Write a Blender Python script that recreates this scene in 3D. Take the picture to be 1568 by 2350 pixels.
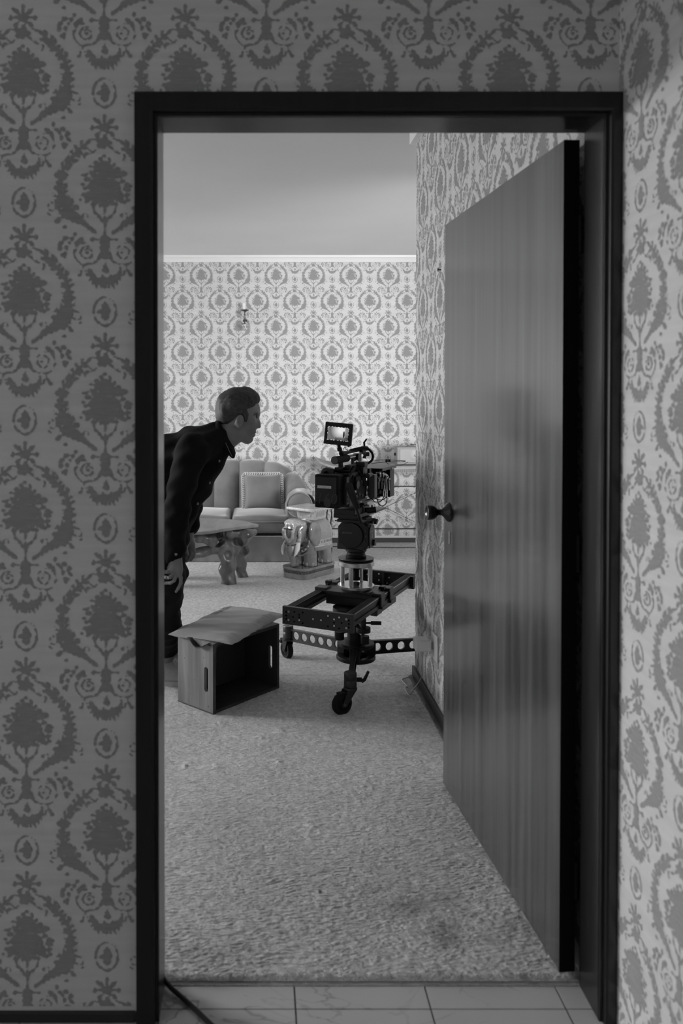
import bpy, math, random
import numpy as np
from mathutils import Matrix, Vector
PI = math.pi
R = math.radians
random.seed(7)
S = bpy.context.scene
for o in list(bpy.data.objects): bpy.data.objects.remove(o)

# ------------------------------------------------------------------ camera
FPX, CX, CZ = 1860.0, 592.0, 1.43                 # focal length in pixels of the 1568x2350 frame, principal column, eye height
PITCH = R(0.9)
PY = 910+FPX*math.tan(PITCH)
cam = bpy.data.cameras.new('camera'); cam_ob = bpy.data.objects.new('camera', cam); S.collection.objects.link(cam_ob)
cam.sensor_fit = 'VERTICAL'; cam.sensor_height = 36.0; cam.sensor_width = 24.0
cam.lens = 36.0*FPX/2350; cam.shift_x = (784-CX)/2350; cam.shift_y = -(1175-PY)/2350
cam.clip_start = .05; cam.clip_end = 60
cam_ob.location = (0, 0, CZ); cam_ob.rotation_euler = (R(90)-PITCH, 0, 0)
cam.dof.use_dof = True; cam.dof.focus_distance = 4.3; cam.dof.aperture_fstop = 3.4
S.camera = cam_ob
def P(px, py, Y):
    """world point seen at photo pixel (px, py) at distance Y into the house"""
    a = (px-CX)/FPX; b = (PY-py)/FPX
    fy = math.cos(PITCH)+b*math.sin(PITCH); fz = -math.sin(PITCH)+b*math.cos(PITCH)
    return Vector((a*Y/fy, Y, CZ+fz*Y/fy))
def PF(px, py, z=0.0):
    """world point seen at photo pixel (px, py) lying at height z"""
    q = P(px, py, 1.0); k = (z-CZ)/(q.z-CZ)
    return Vector((q.x*k, k, z))

# ------------------------------------------------------------------ light
S.view_settings.view_transform = 'Standard'; S.view_settings.look = 'None'
S.view_settings.exposure = 0.0; S.view_settings.gamma = 1.0; S.view_settings.use_curve_mapping = False
w = bpy.data.worlds.new('daylight'); S.world = w; w.use_nodes = True
w.node_tree.nodes['Background'].inputs[0].default_value = (.9, .9, .9, 1); w.node_tree.nodes['Background'].inputs[1].default_value = 1.0
def area(name, loc, size, power, rot):
    l = bpy.data.lights.new(name, 'AREA'); l.shape = 'RECTANGLE'; l.size, l.size_y = size; l.energy = power
    o = bpy.data.objects.new(name, l); S.collection.objects.link(o); o.location = loc; o.rotation_euler = rot
    return o
XL = -4.6                                          # left wall of the far room
def aimed(name, loc, size, power, to):
    o = area(name, loc, size, power, (0, 0, 0)); o.rotation_euler = (Vector(to)-Vector(loc)).to_track_quat('-Z', 'Y').to_euler(); return o
aimed('window_daylight_back', (XL-.25, 6.55, 1.3), (2.0, 1.6), 50, (0, 6.9, .6))
aimed('sky_light_back', (XL-2.2, 5.6, 3.1), (2.8, 3.4), 1350, (-.6, 5.3, .0))
aimed('sky_light_front', (XL-2.0, 4.7, 2.9), (1.1, 2.2), 105, (0, 4.0, .1))
aimed('daylight_alcove', (2.9, 1.6, 1.2), (1.6, 1.2), 325, (.35, 7.9, 1.5))
aimed('hall_daylight', (-6.3, -1.9, 2.3), (1.2, 1.3), 106, (0, 1.2, 2.1))
S.cycles.use_denoising = True
S.cycles.max_bounces = 10; S.cycles.diffuse_bounces = 6; S.cycles.glossy_bounces = 4
S.cycles.sample_clamp_indirect = 8.0; S.cycles.caustics_reflective = False; S.cycles.caustics_refractive = False

# ------------------------------------------------------------------ materials
def nd(nt, t, **kw):
    n = nt.nodes.new(t)
    for k, v in kw.items():
        if k[0] == 'i': n.inputs[int(k[1:])].default_value = v
        else: setattr(n, k, v)
    return n
def mat(name, v, rough=.5, metal=0., coat=0., spec=.5, sheen=0., emit=0., trans=0.):
    m = bpy.data.materials.new(name); m.use_nodes = True
    b = m.node_tree.nodes['Principled BSDF']
    b.inputs['Base Color'].default_value = (v, v, v, 1); b.inputs['Roughness'].default_value = rough
    b.inputs['Metallic'].default_value = metal; b.inputs['Coat Weight'].default_value = coat; b.inputs['Coat Roughness'].default_value = .15
    b.inputs['Specular IOR Level'].default_value = spec; b.inputs['Sheen Weight'].default_value = sheen
    b.inputs['Transmission Weight'].default_value = trans
    if emit: b.inputs['Emission Color'].default_value = (1, 1, 1, 1); b.inputs['Emission Strength'].default_value = emit
    return m
def vary(m, lo, hi, scale=(8, 8, 8), detail=4, bump=0., bscale=None, bdist=.002, dist=0., coord='Object'):
    """procedural mottling of the base colour between lo and hi, with optional bump"""
    nt = m.node_tree; b = nt.nodes['Principled BSDF']
    tc = nd(nt, 'ShaderNodeTexCoord'); mp = nd(nt, 'ShaderNodeMapping'); mp.inputs['Scale'].default_value = scale
    nt.links.new(tc.outputs[coord], mp.inputs[0])
    n = nd(nt, 'ShaderNodeTexNoise'); n.inputs['Scale'].default_value = 1; n.inputs['Detail'].default_value = detail; n.inputs['Distortion'].default_value = dist
    nt.links.new(mp.outputs[0], n.inputs['Vector'])
    r = nd(nt, 'ShaderNodeMapRange'); r.inputs[1].default_value = .3; r.inputs[2].default_value = .7; r.inputs[3].default_value = lo; r.inputs[4].default_value = hi
    nt.links.new(n.outputs[0], r.inputs[0]); nt.links.new(r.outputs[0], b.inputs['Base Color'])
    if bump:
        src = n
        if bscale:
            mp2 = nd(nt, 'ShaderNodeMapping'); mp2.inputs['Scale'].default_value = bscale; nt.links.new(tc.outputs[coord], mp2.inputs[0])
            src = nd(nt, 'ShaderNodeTexNoise'); src.inputs['Scale'].default_value = 1; src.inputs['Detail'].default_value = 5; nt.links.new(mp2.outputs[0], src.inputs['Vector'])
        bp = nd(nt, 'ShaderNodeBump'); bp.inputs['Strength'].default_value = bump; bp.inputs['Distance'].default_value = bdist
        nt.links.new(src.outputs[0], bp.inputs['Height']); nt.links.new(bp.outputs[0], b.inputs['Normal'])
    return m
M = {}
M['paper'] = vary(mat('wallpaper ground', .56, .55), .53, .60, (3, 3, 60), 5, .25, (40, 40, 900), .0006)
M['flock'] = vary(mat('wallpaper flock', .27, .85), .245, .295, (30, 30, 260), 4, .3, (300, 300, 700), .0005)
M['ceiling'] = vary(mat('ceiling paint', .66, .7), .64, .68, (1.2, 1.2, 1), 2)
M['white'] = mat('white gloss trim', .75, .4)
M['dark'] = vary(mat('black stained wood', .007, .4, coat=.5, spec=.3), .004, .009, (60, 60, 3))
M['skirt'] = mat('dark skirting paint', .022, .4)
M['plain'] = mat('plain plaster', .5, .8)
def door_mat():
    m = mat('door veneer', .05, .3, coat=.8); nt = m.node_tree; b = nt.nodes['Principled BSDF']
    tc = nd(nt, 'ShaderNodeTexCoord'); mp = nd(nt, 'ShaderNodeMapping'); mp.inputs['Scale'].default_value = (1, 26, .7)
    nt.links.new(tc.outputs['Object'], mp.inputs[0])
    n = nd(nt, 'ShaderNodeTexNoise'); n.inputs['Scale'].default_value = 1; n.inputs['Detail'].default_value = 3
    nt.links.new(mp.outputs[0], n.inputs['Vector'])
    mp2 = nd(nt, 'ShaderNodeMapping'); mp2.inputs['Scale'].default_value = (1, 170, 2.5); nt.links.new(tc.outputs['Object'], mp2.inputs[0])
    n2 = nd(nt, 'ShaderNodeTexNoise'); n2.inputs['Scale'].default_value = 1; n2.inputs['Detail'].default_value = 4; nt.links.new(mp2.outputs[0], n2.inputs['Vector'])
    mx = nd(nt, 'ShaderNodeMath', operation='MULTIPLY_ADD'); mx.inputs[1].default_value = .35; nt.links.new(n2.outputs[0], mx.inputs[0]); nt.links.new(n.outputs[0], mx.inputs[2])
    r = nd(nt, 'ShaderNodeMapRange'); r.inputs[1].default_value = .45; r.inputs[2].default_value = .95; r.inputs[3].default_value = .008; r.inputs[4].default_value = .075
    nt.links.new(mx.outputs[0], r.inputs[0]); nt.links.new(r.outputs[0], b.inputs['Base Color'])
    r2 = nd(nt, 'ShaderNodeMapRange'); r2.inputs[3].default_value = .25; r2.inputs[4].default_value = .42; nt.links.new(n.outputs[0], r2.inputs[0]); nt.links.new(r2.outputs[0], b.inputs['Roughness'])
    return m
M['door'] = door_mat()
def carpet_mat():
    m = mat('shaggy carpet', .45, .95, spec=.1, sheen=.3); nt = m.node_tree; b = nt.nodes['Principled BSDF']
    tc = nd(nt, 'ShaderNodeTexCoord')
    def noise(sc, det, dist=0):
        mp = nd(nt, 'ShaderNodeMapping'); mp.inputs['Scale'].default_value = sc; nt.links.new(tc.outputs['Object'], mp.inputs[0])
        n = nd(nt, 'ShaderNodeTexNoise'); n.inputs['Scale'].default_value = 1; n.inputs['Detail'].default_value = det; n.inputs['Distortion'].default_value = dist
        nt.links.new(mp.outputs[0], n.inputs['Vector']); return n
    a = noise((55, 120, 1), 5, .6); c = noise((3, 3, 1), 3, .5); f = noise((300, 420, 1), 3)
    ad = nd(nt, 'ShaderNodeMath', operation='MULTIPLY_ADD'); ad.inputs[1].default_value = .5; nt.links.new(f.outputs[0], ad.inputs[0]); nt.links.new(a.outputs[0], ad.inputs[2])
    r = nd(nt, 'ShaderNodeMapRange'); r.inputs[1].default_value = .45; r.inputs[2].default_value = 1.0; r.inputs[3].default_value = .36; r.inputs[4].default_value = .60
    nt.links.new(ad.outputs[0], r.inputs[0])
    r3 = nd(nt, 'ShaderNodeMapRange'); r3.inputs[1].default_value = .3; r3.inputs[2].default_value = .7; r3.inputs[3].default_value = .86; r3.inputs[4].default_value = 1.06; nt.links.new(c.outputs[0], r3.inputs[0])
    mu = nd(nt, 'ShaderNodeMath', operation='MULTIPLY'); nt.links.new(r.outputs[0], mu.inputs[0]); nt.links.new(r3.outputs[0], mu.inputs[1]); nt.links.new(mu.outputs[0], b.inputs['Base Color'])
    bp = nd(nt, 'ShaderNodeBump'); bp.inputs['Strength'].default_value = .9; bp.inputs['Distance'].default_value = .012
    nt.links.new(ad.outputs[0], bp.inputs['Height']); nt.links.new(bp.outputs[0], b.inputs['Normal'])
    return m
M['carpet'] = carpet_mat()
def marble_mat():
    m = mat('marble tiles', .5, .25); nt = m.node_tree; b = nt.nodes['Principled BSDF']
    tc = nd(nt, 'ShaderNodeTexCoord'); mp = nd(nt, 'ShaderNodeMapping'); mp.inputs['Scale'].default_value = (2.2, 4, 1); nt.links.new(tc.outputs['Object'], mp.inputs[0])
    n = nd(nt, 'ShaderNodeTexNoise'); n.inputs['Scale'].default_value = 1.4; n.inputs['Detail'].default_value = 8; n.inputs['Distortion'].default_value = 2.2
    nt.links.new(mp.outputs[0], n.inputs['Vector'])
    s = nd(nt, 'ShaderNodeMath', operation='SUBTRACT'); s.inputs[1].default_value = .5; nt.links.new(n.outputs[0], s.inputs[0])
    ab = nd(nt, 'ShaderNodeMath', operation='ABSOLUTE'); nt.links.new(s.outputs[0], ab.inputs[0])
    r = nd(nt, 'ShaderNodeMapRange'); r.inputs[1].default_value = 0; r.inputs[2].default_value = .02; r.inputs[3].default_value = .24; r.inputs[4].default_value = .48; nt.links.new(ab.outputs[0], r.inputs[0])
    n2 = nd(nt, 'ShaderNodeTexNoise'); n2.inputs['Scale'].default_value = .9; n2.inputs['Detail'].default_value = 3; nt.links.new(mp.outputs[0], n2.inputs['Vector'])
    k = nd(nt, 'ShaderNodeMapRange'); k.inputs[1].default_value = .46; k.inputs[2].default_value = .58; k.inputs[3].default_value = 1; k.inputs[4].default_value = 0; nt.links.new(n2.outputs[0], k.inputs[0])
    mx = nd(nt, 'ShaderNodeMix', data_type='FLOAT'); nt.links.new(k.outputs[0], mx.inputs['Factor']); nt.links.new(r.outputs[0], mx.inputs['A']); mx.inputs['B'].default_value = .5
    nt.links.new(mx.outputs['Result'], b.inputs['Base Color']); return m
M['marble'] = marble_mat()
M['grout'] = mat('dark grout', .08, .8)

# ------------------------------------------------------------------ mesh helpers
class MB:
    """collects shapes that become ONE mesh object"""
    def __init__(self): self.v = []; self.f = []; self.s = []; self.m = []; self.n = 0; self.T = Matrix()
    def at(self, loc=(0,0,0), rot=(0,0,0)):
        from mathutils import Euler
        self.T = Matrix.Translation(loc) @ Euler(rot).to_matrix().to_4x4(); return self
    def add(self, V, F, smooth=False, mi=0):
        T = np.array(self.T); V = np.asarray(V, dtype=float).reshape(-1, 3)
        self.v.append(V @ T[:3,:3].T+T[:3,3]); b = self.n; self.n += len(V)
        self.f += [tuple(int(i)+b for i in q) for q in F]
        self.s += [smooth]*len(F); self.m += [mi]*len(F); return self
    def box(self, c, s, mi=0, rz=0., taper=1.):
        x, y, z = s[0]/2, s[1]/2, s[2]/2; V = []
        for k, q in ((-1, 1.), (1, taper)):
            for i, j in ((-1,-1),(1,-1),(1,1),(-1,1)):
                a, b = i*x*q, j*y*q
                V.append((c[0]+a*math.cos(rz)-b*math.sin(rz), c[1]+a*math.sin(rz)+b*math.cos(rz), c[2]+k*z))
        return self.add(V, [(3,2,1,0),(4,5,6,7),(0,1,5,4),(1,2,6,5),(2,3,7,6),(3,0,4,7)], False, mi)
    def bb(self, a, b, mi=0):
        return self.box([(a[i]+b[i])/2 for i in range(3)], [abs(b[i]-a[i]) for i in range(3)], mi)
    def prism(self, pts, d0, d1, axis='y', mi=0, smooth=False):
        """outline in the plane across axis, given depth range"""
        n = len(pts); V = []
        for d in (d0, d1):
            for p, q in pts: V.append({'y': (p, d, q), 'x': (d, p, q), 'z': (p, q, d)}[axis])
        F = [tuple(range(n)), tuple(range(2*n-1, n-1, -1))]+[(i, i+n, (i+1)%n+n, (i+1)%n) for i in range(n)]
        ar = sum(pts[i][0]*pts[(i+1)%n][1]-pts[(i+1)%n][0]*pts[i][1] for i in range(n))
        flip = (ar > 0) != (axis == 'y')
        if axis == 'z': flip = ar > 0
        if axis == 'x': flip = ar > 0
        if axis == 'y': flip = ar < 0
        if d1 < d0: flip = not flip
        if flip: F = [q[::-1] for q in F]
        self.add(V, F[:2], False, mi); b = self.n-len(V)
        self.f += [tuple(i+b for i in q) for q in F[2:]]; self.s += [smooth]*n; self.m += [mi]*n; return self
    def tube(self, pts, r, n=10, mi=0, caps=True, smooth=True, flat=1.):
        pts = [Vector(p) for p in pts]; k = len(pts); rr = r if hasattr(r, '__len__') else [r]*k
        V = []; F = []; up = None
        for i, p in enumerate(pts):
            t = (pts[min(i+1, k-1)]-pts[max(i-1, 0)]).normalized()
            if up is None: up = Vector((0,0,1)) if abs(t.z) < .9 else Vector((1,0,0))
            a = t.cross(up).normalized(); up = a.cross(t).normalized()
            for j in range(n):
                q = 2*PI*j/n; V.append(p+a*(math.cos(q)*rr[i])+up*(math.sin(q)*rr[i]*flat))
        for i in range(k-1):
            for j in range(n): F.append((i*n+j, i*n+(j+1)%n, (i+1)*n+(j+1)%n, (i+1)*n+j))
        self.add(V, F, smooth, mi)
        if caps:
            b = self.n-len(V)
            self.f += [tuple(b+j for j in range(n-1, -1, -1)), tuple(b+(k-1)*n+j for j in range(n))]; self.s += [False]*2; self.m += [mi]*2
        return self
    def cyl(self, p0, p1, r0, r1=None, n=24, mi=0, smooth=True):
        return self.tube([p0, p1], [r0, r0 if r1 is None else r1], n, mi, True, smooth)
    def lathe(self, prof, o=(0,0,0), ax=(0,0,1), n=32, mi=0, smooth=True):
        """profile of (radius, height) turned about an axis"""
        ax = Vector(ax).normalized(); t = Vector((0,0,1)) if abs(ax.z) < .9 else Vector((1,0,0)); a = ax.cross(t).normalized(); b = ax.cross(a)
        V = []; F = []; k = len(prof); o = Vector(o)
        for r, h in prof:
            for j in range(n):
                q = 2*PI*j/n; V.append(o+ax*h+a*(r*math.cos(q))+b*(r*math.sin(q)))
        for i in range(k-1):
            for j in range(n): F.append((i*n+j, (i+1)*n+j, (i+1)*n+(j+1)%n, i*n+(j+1)%n))
        self.add(V, F, smooth, mi); c = self.n-len(V)
        if prof[0][0] > 1e-5: self.f.append(tuple(c+j for j in range(n))); self.s.append(False); self.m.append(mi)
        if prof[-1][0] > 1e-5: self.f.append(tuple(c+(k-1)*n+j for j in range(n-1, -1, -1))); self.s.append(False); self.m.append(mi)
        return self
    def ball(self, c, r, n=16, mi=0):
        r = r if hasattr(r, '__len__') else (r, r, r); V = []; F = []; k = n//2
        for i in range(k+1):
            for j in range(n):
                a = PI*i/k; b = 2*PI*j/n; V.append((c[0]+r[0]*math.sin(a)*math.cos(b), c[1]+r[1]*math.sin(a)*math.sin(b), c[2]+r[2]*math.cos(a)))
        for i in range(k):
            for j in range(n): F.append((i*n+j, (i+1)*n+j, (i+1)*n+(j+1)%n, i*n+(j+1)%n))
        return self.add(V, F, True, mi)
    def grid(self, fn, nu, nv, closeu=False, closev=False, mi=0, smooth=True, flip=False):
        V = [fn(i, j) for i in range(nu) for j in range(nv)]; F = []
        for i in range(nu if closeu else nu-1):
            for j in range(nv if closev else nv-1):
                q = (i*nv+j, ((i+1)%nu)*nv+j, ((i+1)%nu)*nv+(j+1)%nv, i*nv+(j+1)%nv); F.append(q[::-1] if flip else q)
        return self.add(V, F, smooth, mi)
    def mesh(self, name, mats):
        me = bpy.data.meshes.new(name); V = np.concatenate(self.v) if self.v else np.zeros((0, 3))
        me.from_pydata(V.tolist(), [], self.f)
        me.polygons.foreach_set('use_smooth', self.s); me.polygons.foreach_set('material_index', self.m)
        for m in (mats if isinstance(mats, (list, tuple)) else [mats]): me.materials.append(M[m] if isinstance(m, str) else m)
        me.validate(); me.update(); return me
def link(name, me, parent=None, bevel=0., segs=2, sub=0, label=None):
    o = bpy.data.objects.new(name, me); S.collection.objects.link(o); o.parent = parent
    if bevel:
        b = o.modifiers.new('bevel', 'BEVEL'); b.width = bevel; b.segments = segs; b.limit_method = 'ANGLE'; b.angle_limit = R(40)
        for p in me.polygons: p.use_smooth = True
        o.modifiers.new('wn', 'WEIGHTED_NORMAL')
        if hasattr(me, 'set_sharp_from_angle'): me.set_sharp_from_angle(angle=R(50))
    elif any(p.use_smooth for p in me.polygons): me.set_sharp_from_angle(angle=R(38 if len(me.polygons) < 9000 else 180))
    if sub:
        s = o.modifiers.new('sub', 'SUBSURF'); s.levels = s.render_levels = sub
    if label: o['label'] = label
    return o
def part(name, mb, mats, parent, **kw): return link(name, mb.mesh(name, mats), parent, **kw)
def tag(o, label, cat, group=None, kind=None):
    o['label'] = label; o['category'] = cat
    if group: o['group'] = group
    if kind: o['kind'] = kind
    return o
def thing(name, label, cat, loc=(0,0,0), rz=0., group=None):
    o = bpy.data.objects.new(name, None); S.collection.objects.link(o); o.empty_display_size = .05
    o.location = loc; o.rotation_euler = (0, 0, rz); return tag(o, label, cat, group)
def struct(name, mb, mats, label=None, parent=None, **kw):
    o = link(name, mb.mesh(name, mats), parent, **kw)
    if parent is None: o['kind'] = 'structure'
    if label: o['label'] = label
    return o

# ------------------------------------------------------------------ damask wallpaper
PU, PV = 1373.0, 1840.0            # repeat of the damask in drawing units
def value_noise(x, y, seed, f):
    def h(i, j):
        n = np.sin(i*127.1+j*311.7+seed*74.7)*43758.5453
        return n-np.floor(n)
    x = x*f; y = y*f
    i = np.floor(x); j = np.floor(y); a = x-i; b = y-j
    a = a*a*(3-2*a); b = b*b*(3-2*b)
    return (h(i,j)*(1-a)+h(i+1,j)*a)*(1-b)+(h(i,j+1)*(1-a)+h(i+1,j+1)*a)*b
def motif_field(step):
    """inside-ness of one column of the damask on a grid, > 0 where flocked"""
    us = np.arange(-560, 560+step, step); vs = np.arange(-step, PV+step*2, step)
    vs = np.linspace(-PV/round(PV/step), PV+PV/round(PV/step), round(PV/step)+3)
    U, V = np.meshgrid(us, vs)
    F = np.full(U.shape, -60.0)
    def put(d):
        np.maximum(F, -d, out=F)
    def disc(x, y, rx, ry=None, mir=True):
        ry = ry or rx
        for s in ((1,-1) if (mir and x != 0) else (1,)):
            for k in (-PV, 0, PV):
                dx = (U-s*x)/rx; dy = (V-y-k)/ry
                if y+k < -400 or y+k > PV+400: continue
                put((np.sqrt(dx*dx+dy*dy)-1)*min(rx, ry))
    def line(pts, mir=True):
        for s in ((1,-1) if mir else (1,)):
            for a, b in zip(pts[:-1], pts[1:]):
                for k in (-PV, 0, PV):
                    if max(a[1],b[1])+k < -300 or min(a[1],b[1])+k > PV+300: continue
                    ax, ay = s*a[0], a[1]+k; bx, by = s*b[0], b[1]+k
                    ex, ey = bx-ax, by-ay
                    t = np.clip(((U-ax)*ex+(V-ay)*ey)/(ex*ex+ey*ey+1e-9), 0, 1)
                    put(np.hypot(U-ax-t*ex, V-ay-t*ey)-(a[2]+(b[2]-a[2])*t))
    def arc(cx, cy, r, a0, a1, w, r1=None, n=12):
        r1 = r if r1 is None else r1
        line([(cx+(r+(r1-r)*i/n)*np.cos(np.radians(a0+(a1-a0)*i/n)),
               cy-(r+(r1-r)*i/n)*np.sin(np.radians(a0+(a1-a0)*i/n)), w) for i in range(n+1)])
    # crown of the wreath
    disc(0, 62, 72, 36); disc(0, 30, 40, 30); disc(45, 92, 20, 14); disc(0, 100, 20, 14)
    line([(50,22,9),(120,38,14),(185,90,16)]); line([(60,108,8),(95,140,9),(125,122,8),(170,100,10)])
    line([(118,150,7),(150,150,10),(176,172,9),(160,210,6)])
    band = [(185,92,18),(233,130,27),(290,205,27),(345,280,28),(372,350,33),(380,430,36),(374,500,46),(352,575,76),(318,640,74),(250,695,44),(180,735,30),(120,785,24),(80,815,22)]
    line([(x, y, w*(.72 if y < 520 else .95)) for x, y, w in band])
    # serrated leaves down both edges of the wreath
    rnd = np.random.RandomState(4)
    P = np.array(band)
    seg = np.r_[0, np.cumsum(np.hypot(*(P[1:,:2]-P[:-1,:2]).T))]
    for i, s in enumerate(np.arange(10, seg[9], 47)):
        x, y, w = [np.interp(s, seg, P[:,q]) for q in range(3)]
        x2, y2 = [np.interp(s+5, seg, P[:,q]) for q in range(2)]
        tx, ty = x2-x, y2-y; n = np.hypot(tx, ty)+1e-6; tx/=n; ty/=n
        for sd in (1, -1):
            L = w*.8+rnd.uniform(20, 36)
            nx, ny = -ty*sd, tx*sd; bk = rnd.uniform(8, 34)
            ox, oy = nx*L-tx*bk, ny*L-ty*bk
            line([(x, y, 17), (x+ox*.62, y+oy*.62, 17), (x+ox, y+oy, 5)])
            line([(x+ox*.55-tx*8, y+oy*.55-ty*8, 12), (x+ox*.8-tx*26, y+oy*.8-ty*26, 4)])
    disc(403,724,24,20); disc(338,766,20,18); disc(472,662,18,14); disc(390,700,20)
    arc(445,600,36,-150,150,9); disc(250,610,36,26); disc(285,560,30,20); disc(430,560,30,12)
    arc(165,675,24,20,200,10); line([(188,680,12),(205,720,20)])
    # bouquet
    for x, y, rx, ry in ((0,262,58,62),(0,340,112,75),(0,430,150,75),(0,500,165,62),(110,505,66,48),(0,572,60,38)):
        disc(x, y, rx, ry)
    out = [(0,182,14,24),(-34,200,16,20),(42,208,16,22),(-72,232,20,18),(80,248,20,20),(-118,262,30,17),(-66,275,26,24),(112,290,22,24),(158,318,36,28),(-112,318,30,20),(-168,330,30,17),(118,345,30,26),(-150,372,34,22),
           (150,388,34,22),(198,408,30,18),(-190,410,32,17),(-165,445,34,24),(185,452,36,22),(210,425,22,12),(-178,500,34,24),(182,500,34,24),(-205,538,26,15),(200,540,28,16),(-150,548,34,22),(150,552,34,22),(-96,575,26,16),(98,575,26,16)]
    for x, y, rx, ry in out: disc(x, y, rx, ry, False)
    line([(60,560,20),(96,590,12),(88,640,11),(50,682,11),(6,712,10)]); line([(0,590,14),(0,700,11)], False)
    disc(0,718,36,18); line([(0,730,12),(0,835,11)], False)
    # vase, volutes and leaves
    line([(0,835,14),(0,872,44),(0,930,46),(0,965,38),(0,1000,50)], False); disc(34,1010,26,34); disc(0,1010,50,34)
    line([(40,1020,24),(66,1052,14),(108,1078,10),(145,1082,8)]); disc(98,876,27,20); line([(50,874,12),(98,876,12)])
    disc(150,985,17,15); arc(153,987,60,140,-200,9.5,44); arc(153,987,44,-200,-300,9,26); 
    line([(170,905,9),(215,905,9),(245,935,9),(264,1000,9),(240,1052,9),(200,1084,10),(150,1088,9)])
    for x, y, r in ((253,830,24),(333,862,26),(373,908,27),(278,872,20),(205,878,27),(323,940,22),(383,952,20),(350,1000,26),(310,900,18),(235,905,24),(340,1025,16)):
        disc(x, y, r)
    line([(180,1088,10),(188,1130,11),(205,1165,14)]); disc(218,1175,22,16); line([(168,1140,9),(158,1170,12)])
    disc(3,1128,32,40,False); line([(3,1070,9),(3,1100,12)], False)
    line([(134,1112,7),(124,1165,24),(80,1215,36),(0,1232,40)])
    for x, y in ((0,1308),(36,1292),(76,1290),(108,1262),(132,1225),(150,1190)): line([(x*.85, y-45, 22), (x, y, 3)])
    for x in (20, 55, 85): line([(x, 1200, 14), (x, 1176, 6)])
    # oval medallion
    for k in range(0, 360, 10):
        a, b = np.radians(k), np.radians(k+10)
        line([(96*np.cos(a), 1480+120*np.sin(a), 11), (96*np.cos(b), 1480+120*np.sin(b), 11)], False)
    disc(0,1480,62,34); disc(0,1450,38,44); disc(0,1512,38,44); disc(0,1406,12,20); disc(0,1552,12,20)
    # rayed flower
    disc(0,1775,50,44); disc(0,1680,22,24); line([(0,1700,12),(0,1760,14)], False)
    disc(98,1774,24,24); line([(30,1775,14),(98,1774,14)]); line([(20,1755,14),(66,1712,18),(84,1698,14)]); line([(20,1800,14),(68,1836,22)])
    disc(0,1842,20,24)
    # fray every edge
    fr = (value_noise(U, V % PV, 1, 1/21.)-.5)*20+(value_noise(U, V % PV, 2, 1/9.)-.5)*8
    F = F+fr*np.clip((F+60)/60, 0, 1)
    # pin-holes in the bouquet and the blooms
    B = np.clip(1-np.maximum(np.abs(U)/190, np.abs(V-440)/140), 0, 1)+np.clip(1-np.maximum(np.abs(np.abs(U)-350)/100, np.abs(V-590)/90), 0, 1)
    hol = (value_noise(U, V, 5, 1/15.)-.84)*90*(B > 0)
    F = np.where(hol > 0, np.minimum(F, -hol+6), F)
    return us, vs, F-2.5
def contour_polys(us, vs, F):
    """marching squares of F > 0 as (verts, faces); full cells merged in runs"""
    ny, nx = F.shape
    V = []; Fc = []; idx = {}
    def vert(key, x, y):
        if key not in idx:
            idx[key] = len(V); V.append((x, y))
        return idx[key]
    S = F > 0
    for j in range(1, ny-2):
        i = 0
        while i < nx-1:
            c = (S[j,i], S[j,i+1], S[j+1,i+1], S[j+1,i]); n = c[0]+c[1]+c[2]+c[3]
            if n == 0: i += 1; continue
            if n == 4:
                k = i
                while k < nx-1 and S[j,k] and S[j,k+1] and S[j+1,k+1] and S[j+1,k]: k += 1
                Fc.append((vert(('c',j,i),us[i],vs[j]), vert(('c',j,k),us[k],vs[j]), vert(('c',j+1,k),us[k],vs[j+1]), vert(('c',j+1,i),us[i],vs[j+1])))
                i = k; continue
            C = ((j,i),(j,i+1),(j+1,i+1),(j+1,i)); poly = []
            for q in range(4):
                a, b = C[q], C[(q+1)%4]
                if S[a]: poly.append(vert(('c',)+a, us[a[1]], vs[a[0]]))
                if S[a] != S[b]:
                    t = F[a]/(F[a]-F[b])
                    kk = ('e',)+min(a,b)+max(a,b)
                    poly.append(vert(kk, us[a[1]]+(us[b[1]]-us[a[1]])*t, vs[a[0]]+(vs[b[0]]-vs[a[0]])*t))
            if len(poly) >= 3: Fc.append(tuple(poly))
            i += 1
    return np.array(V), Fc

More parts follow.
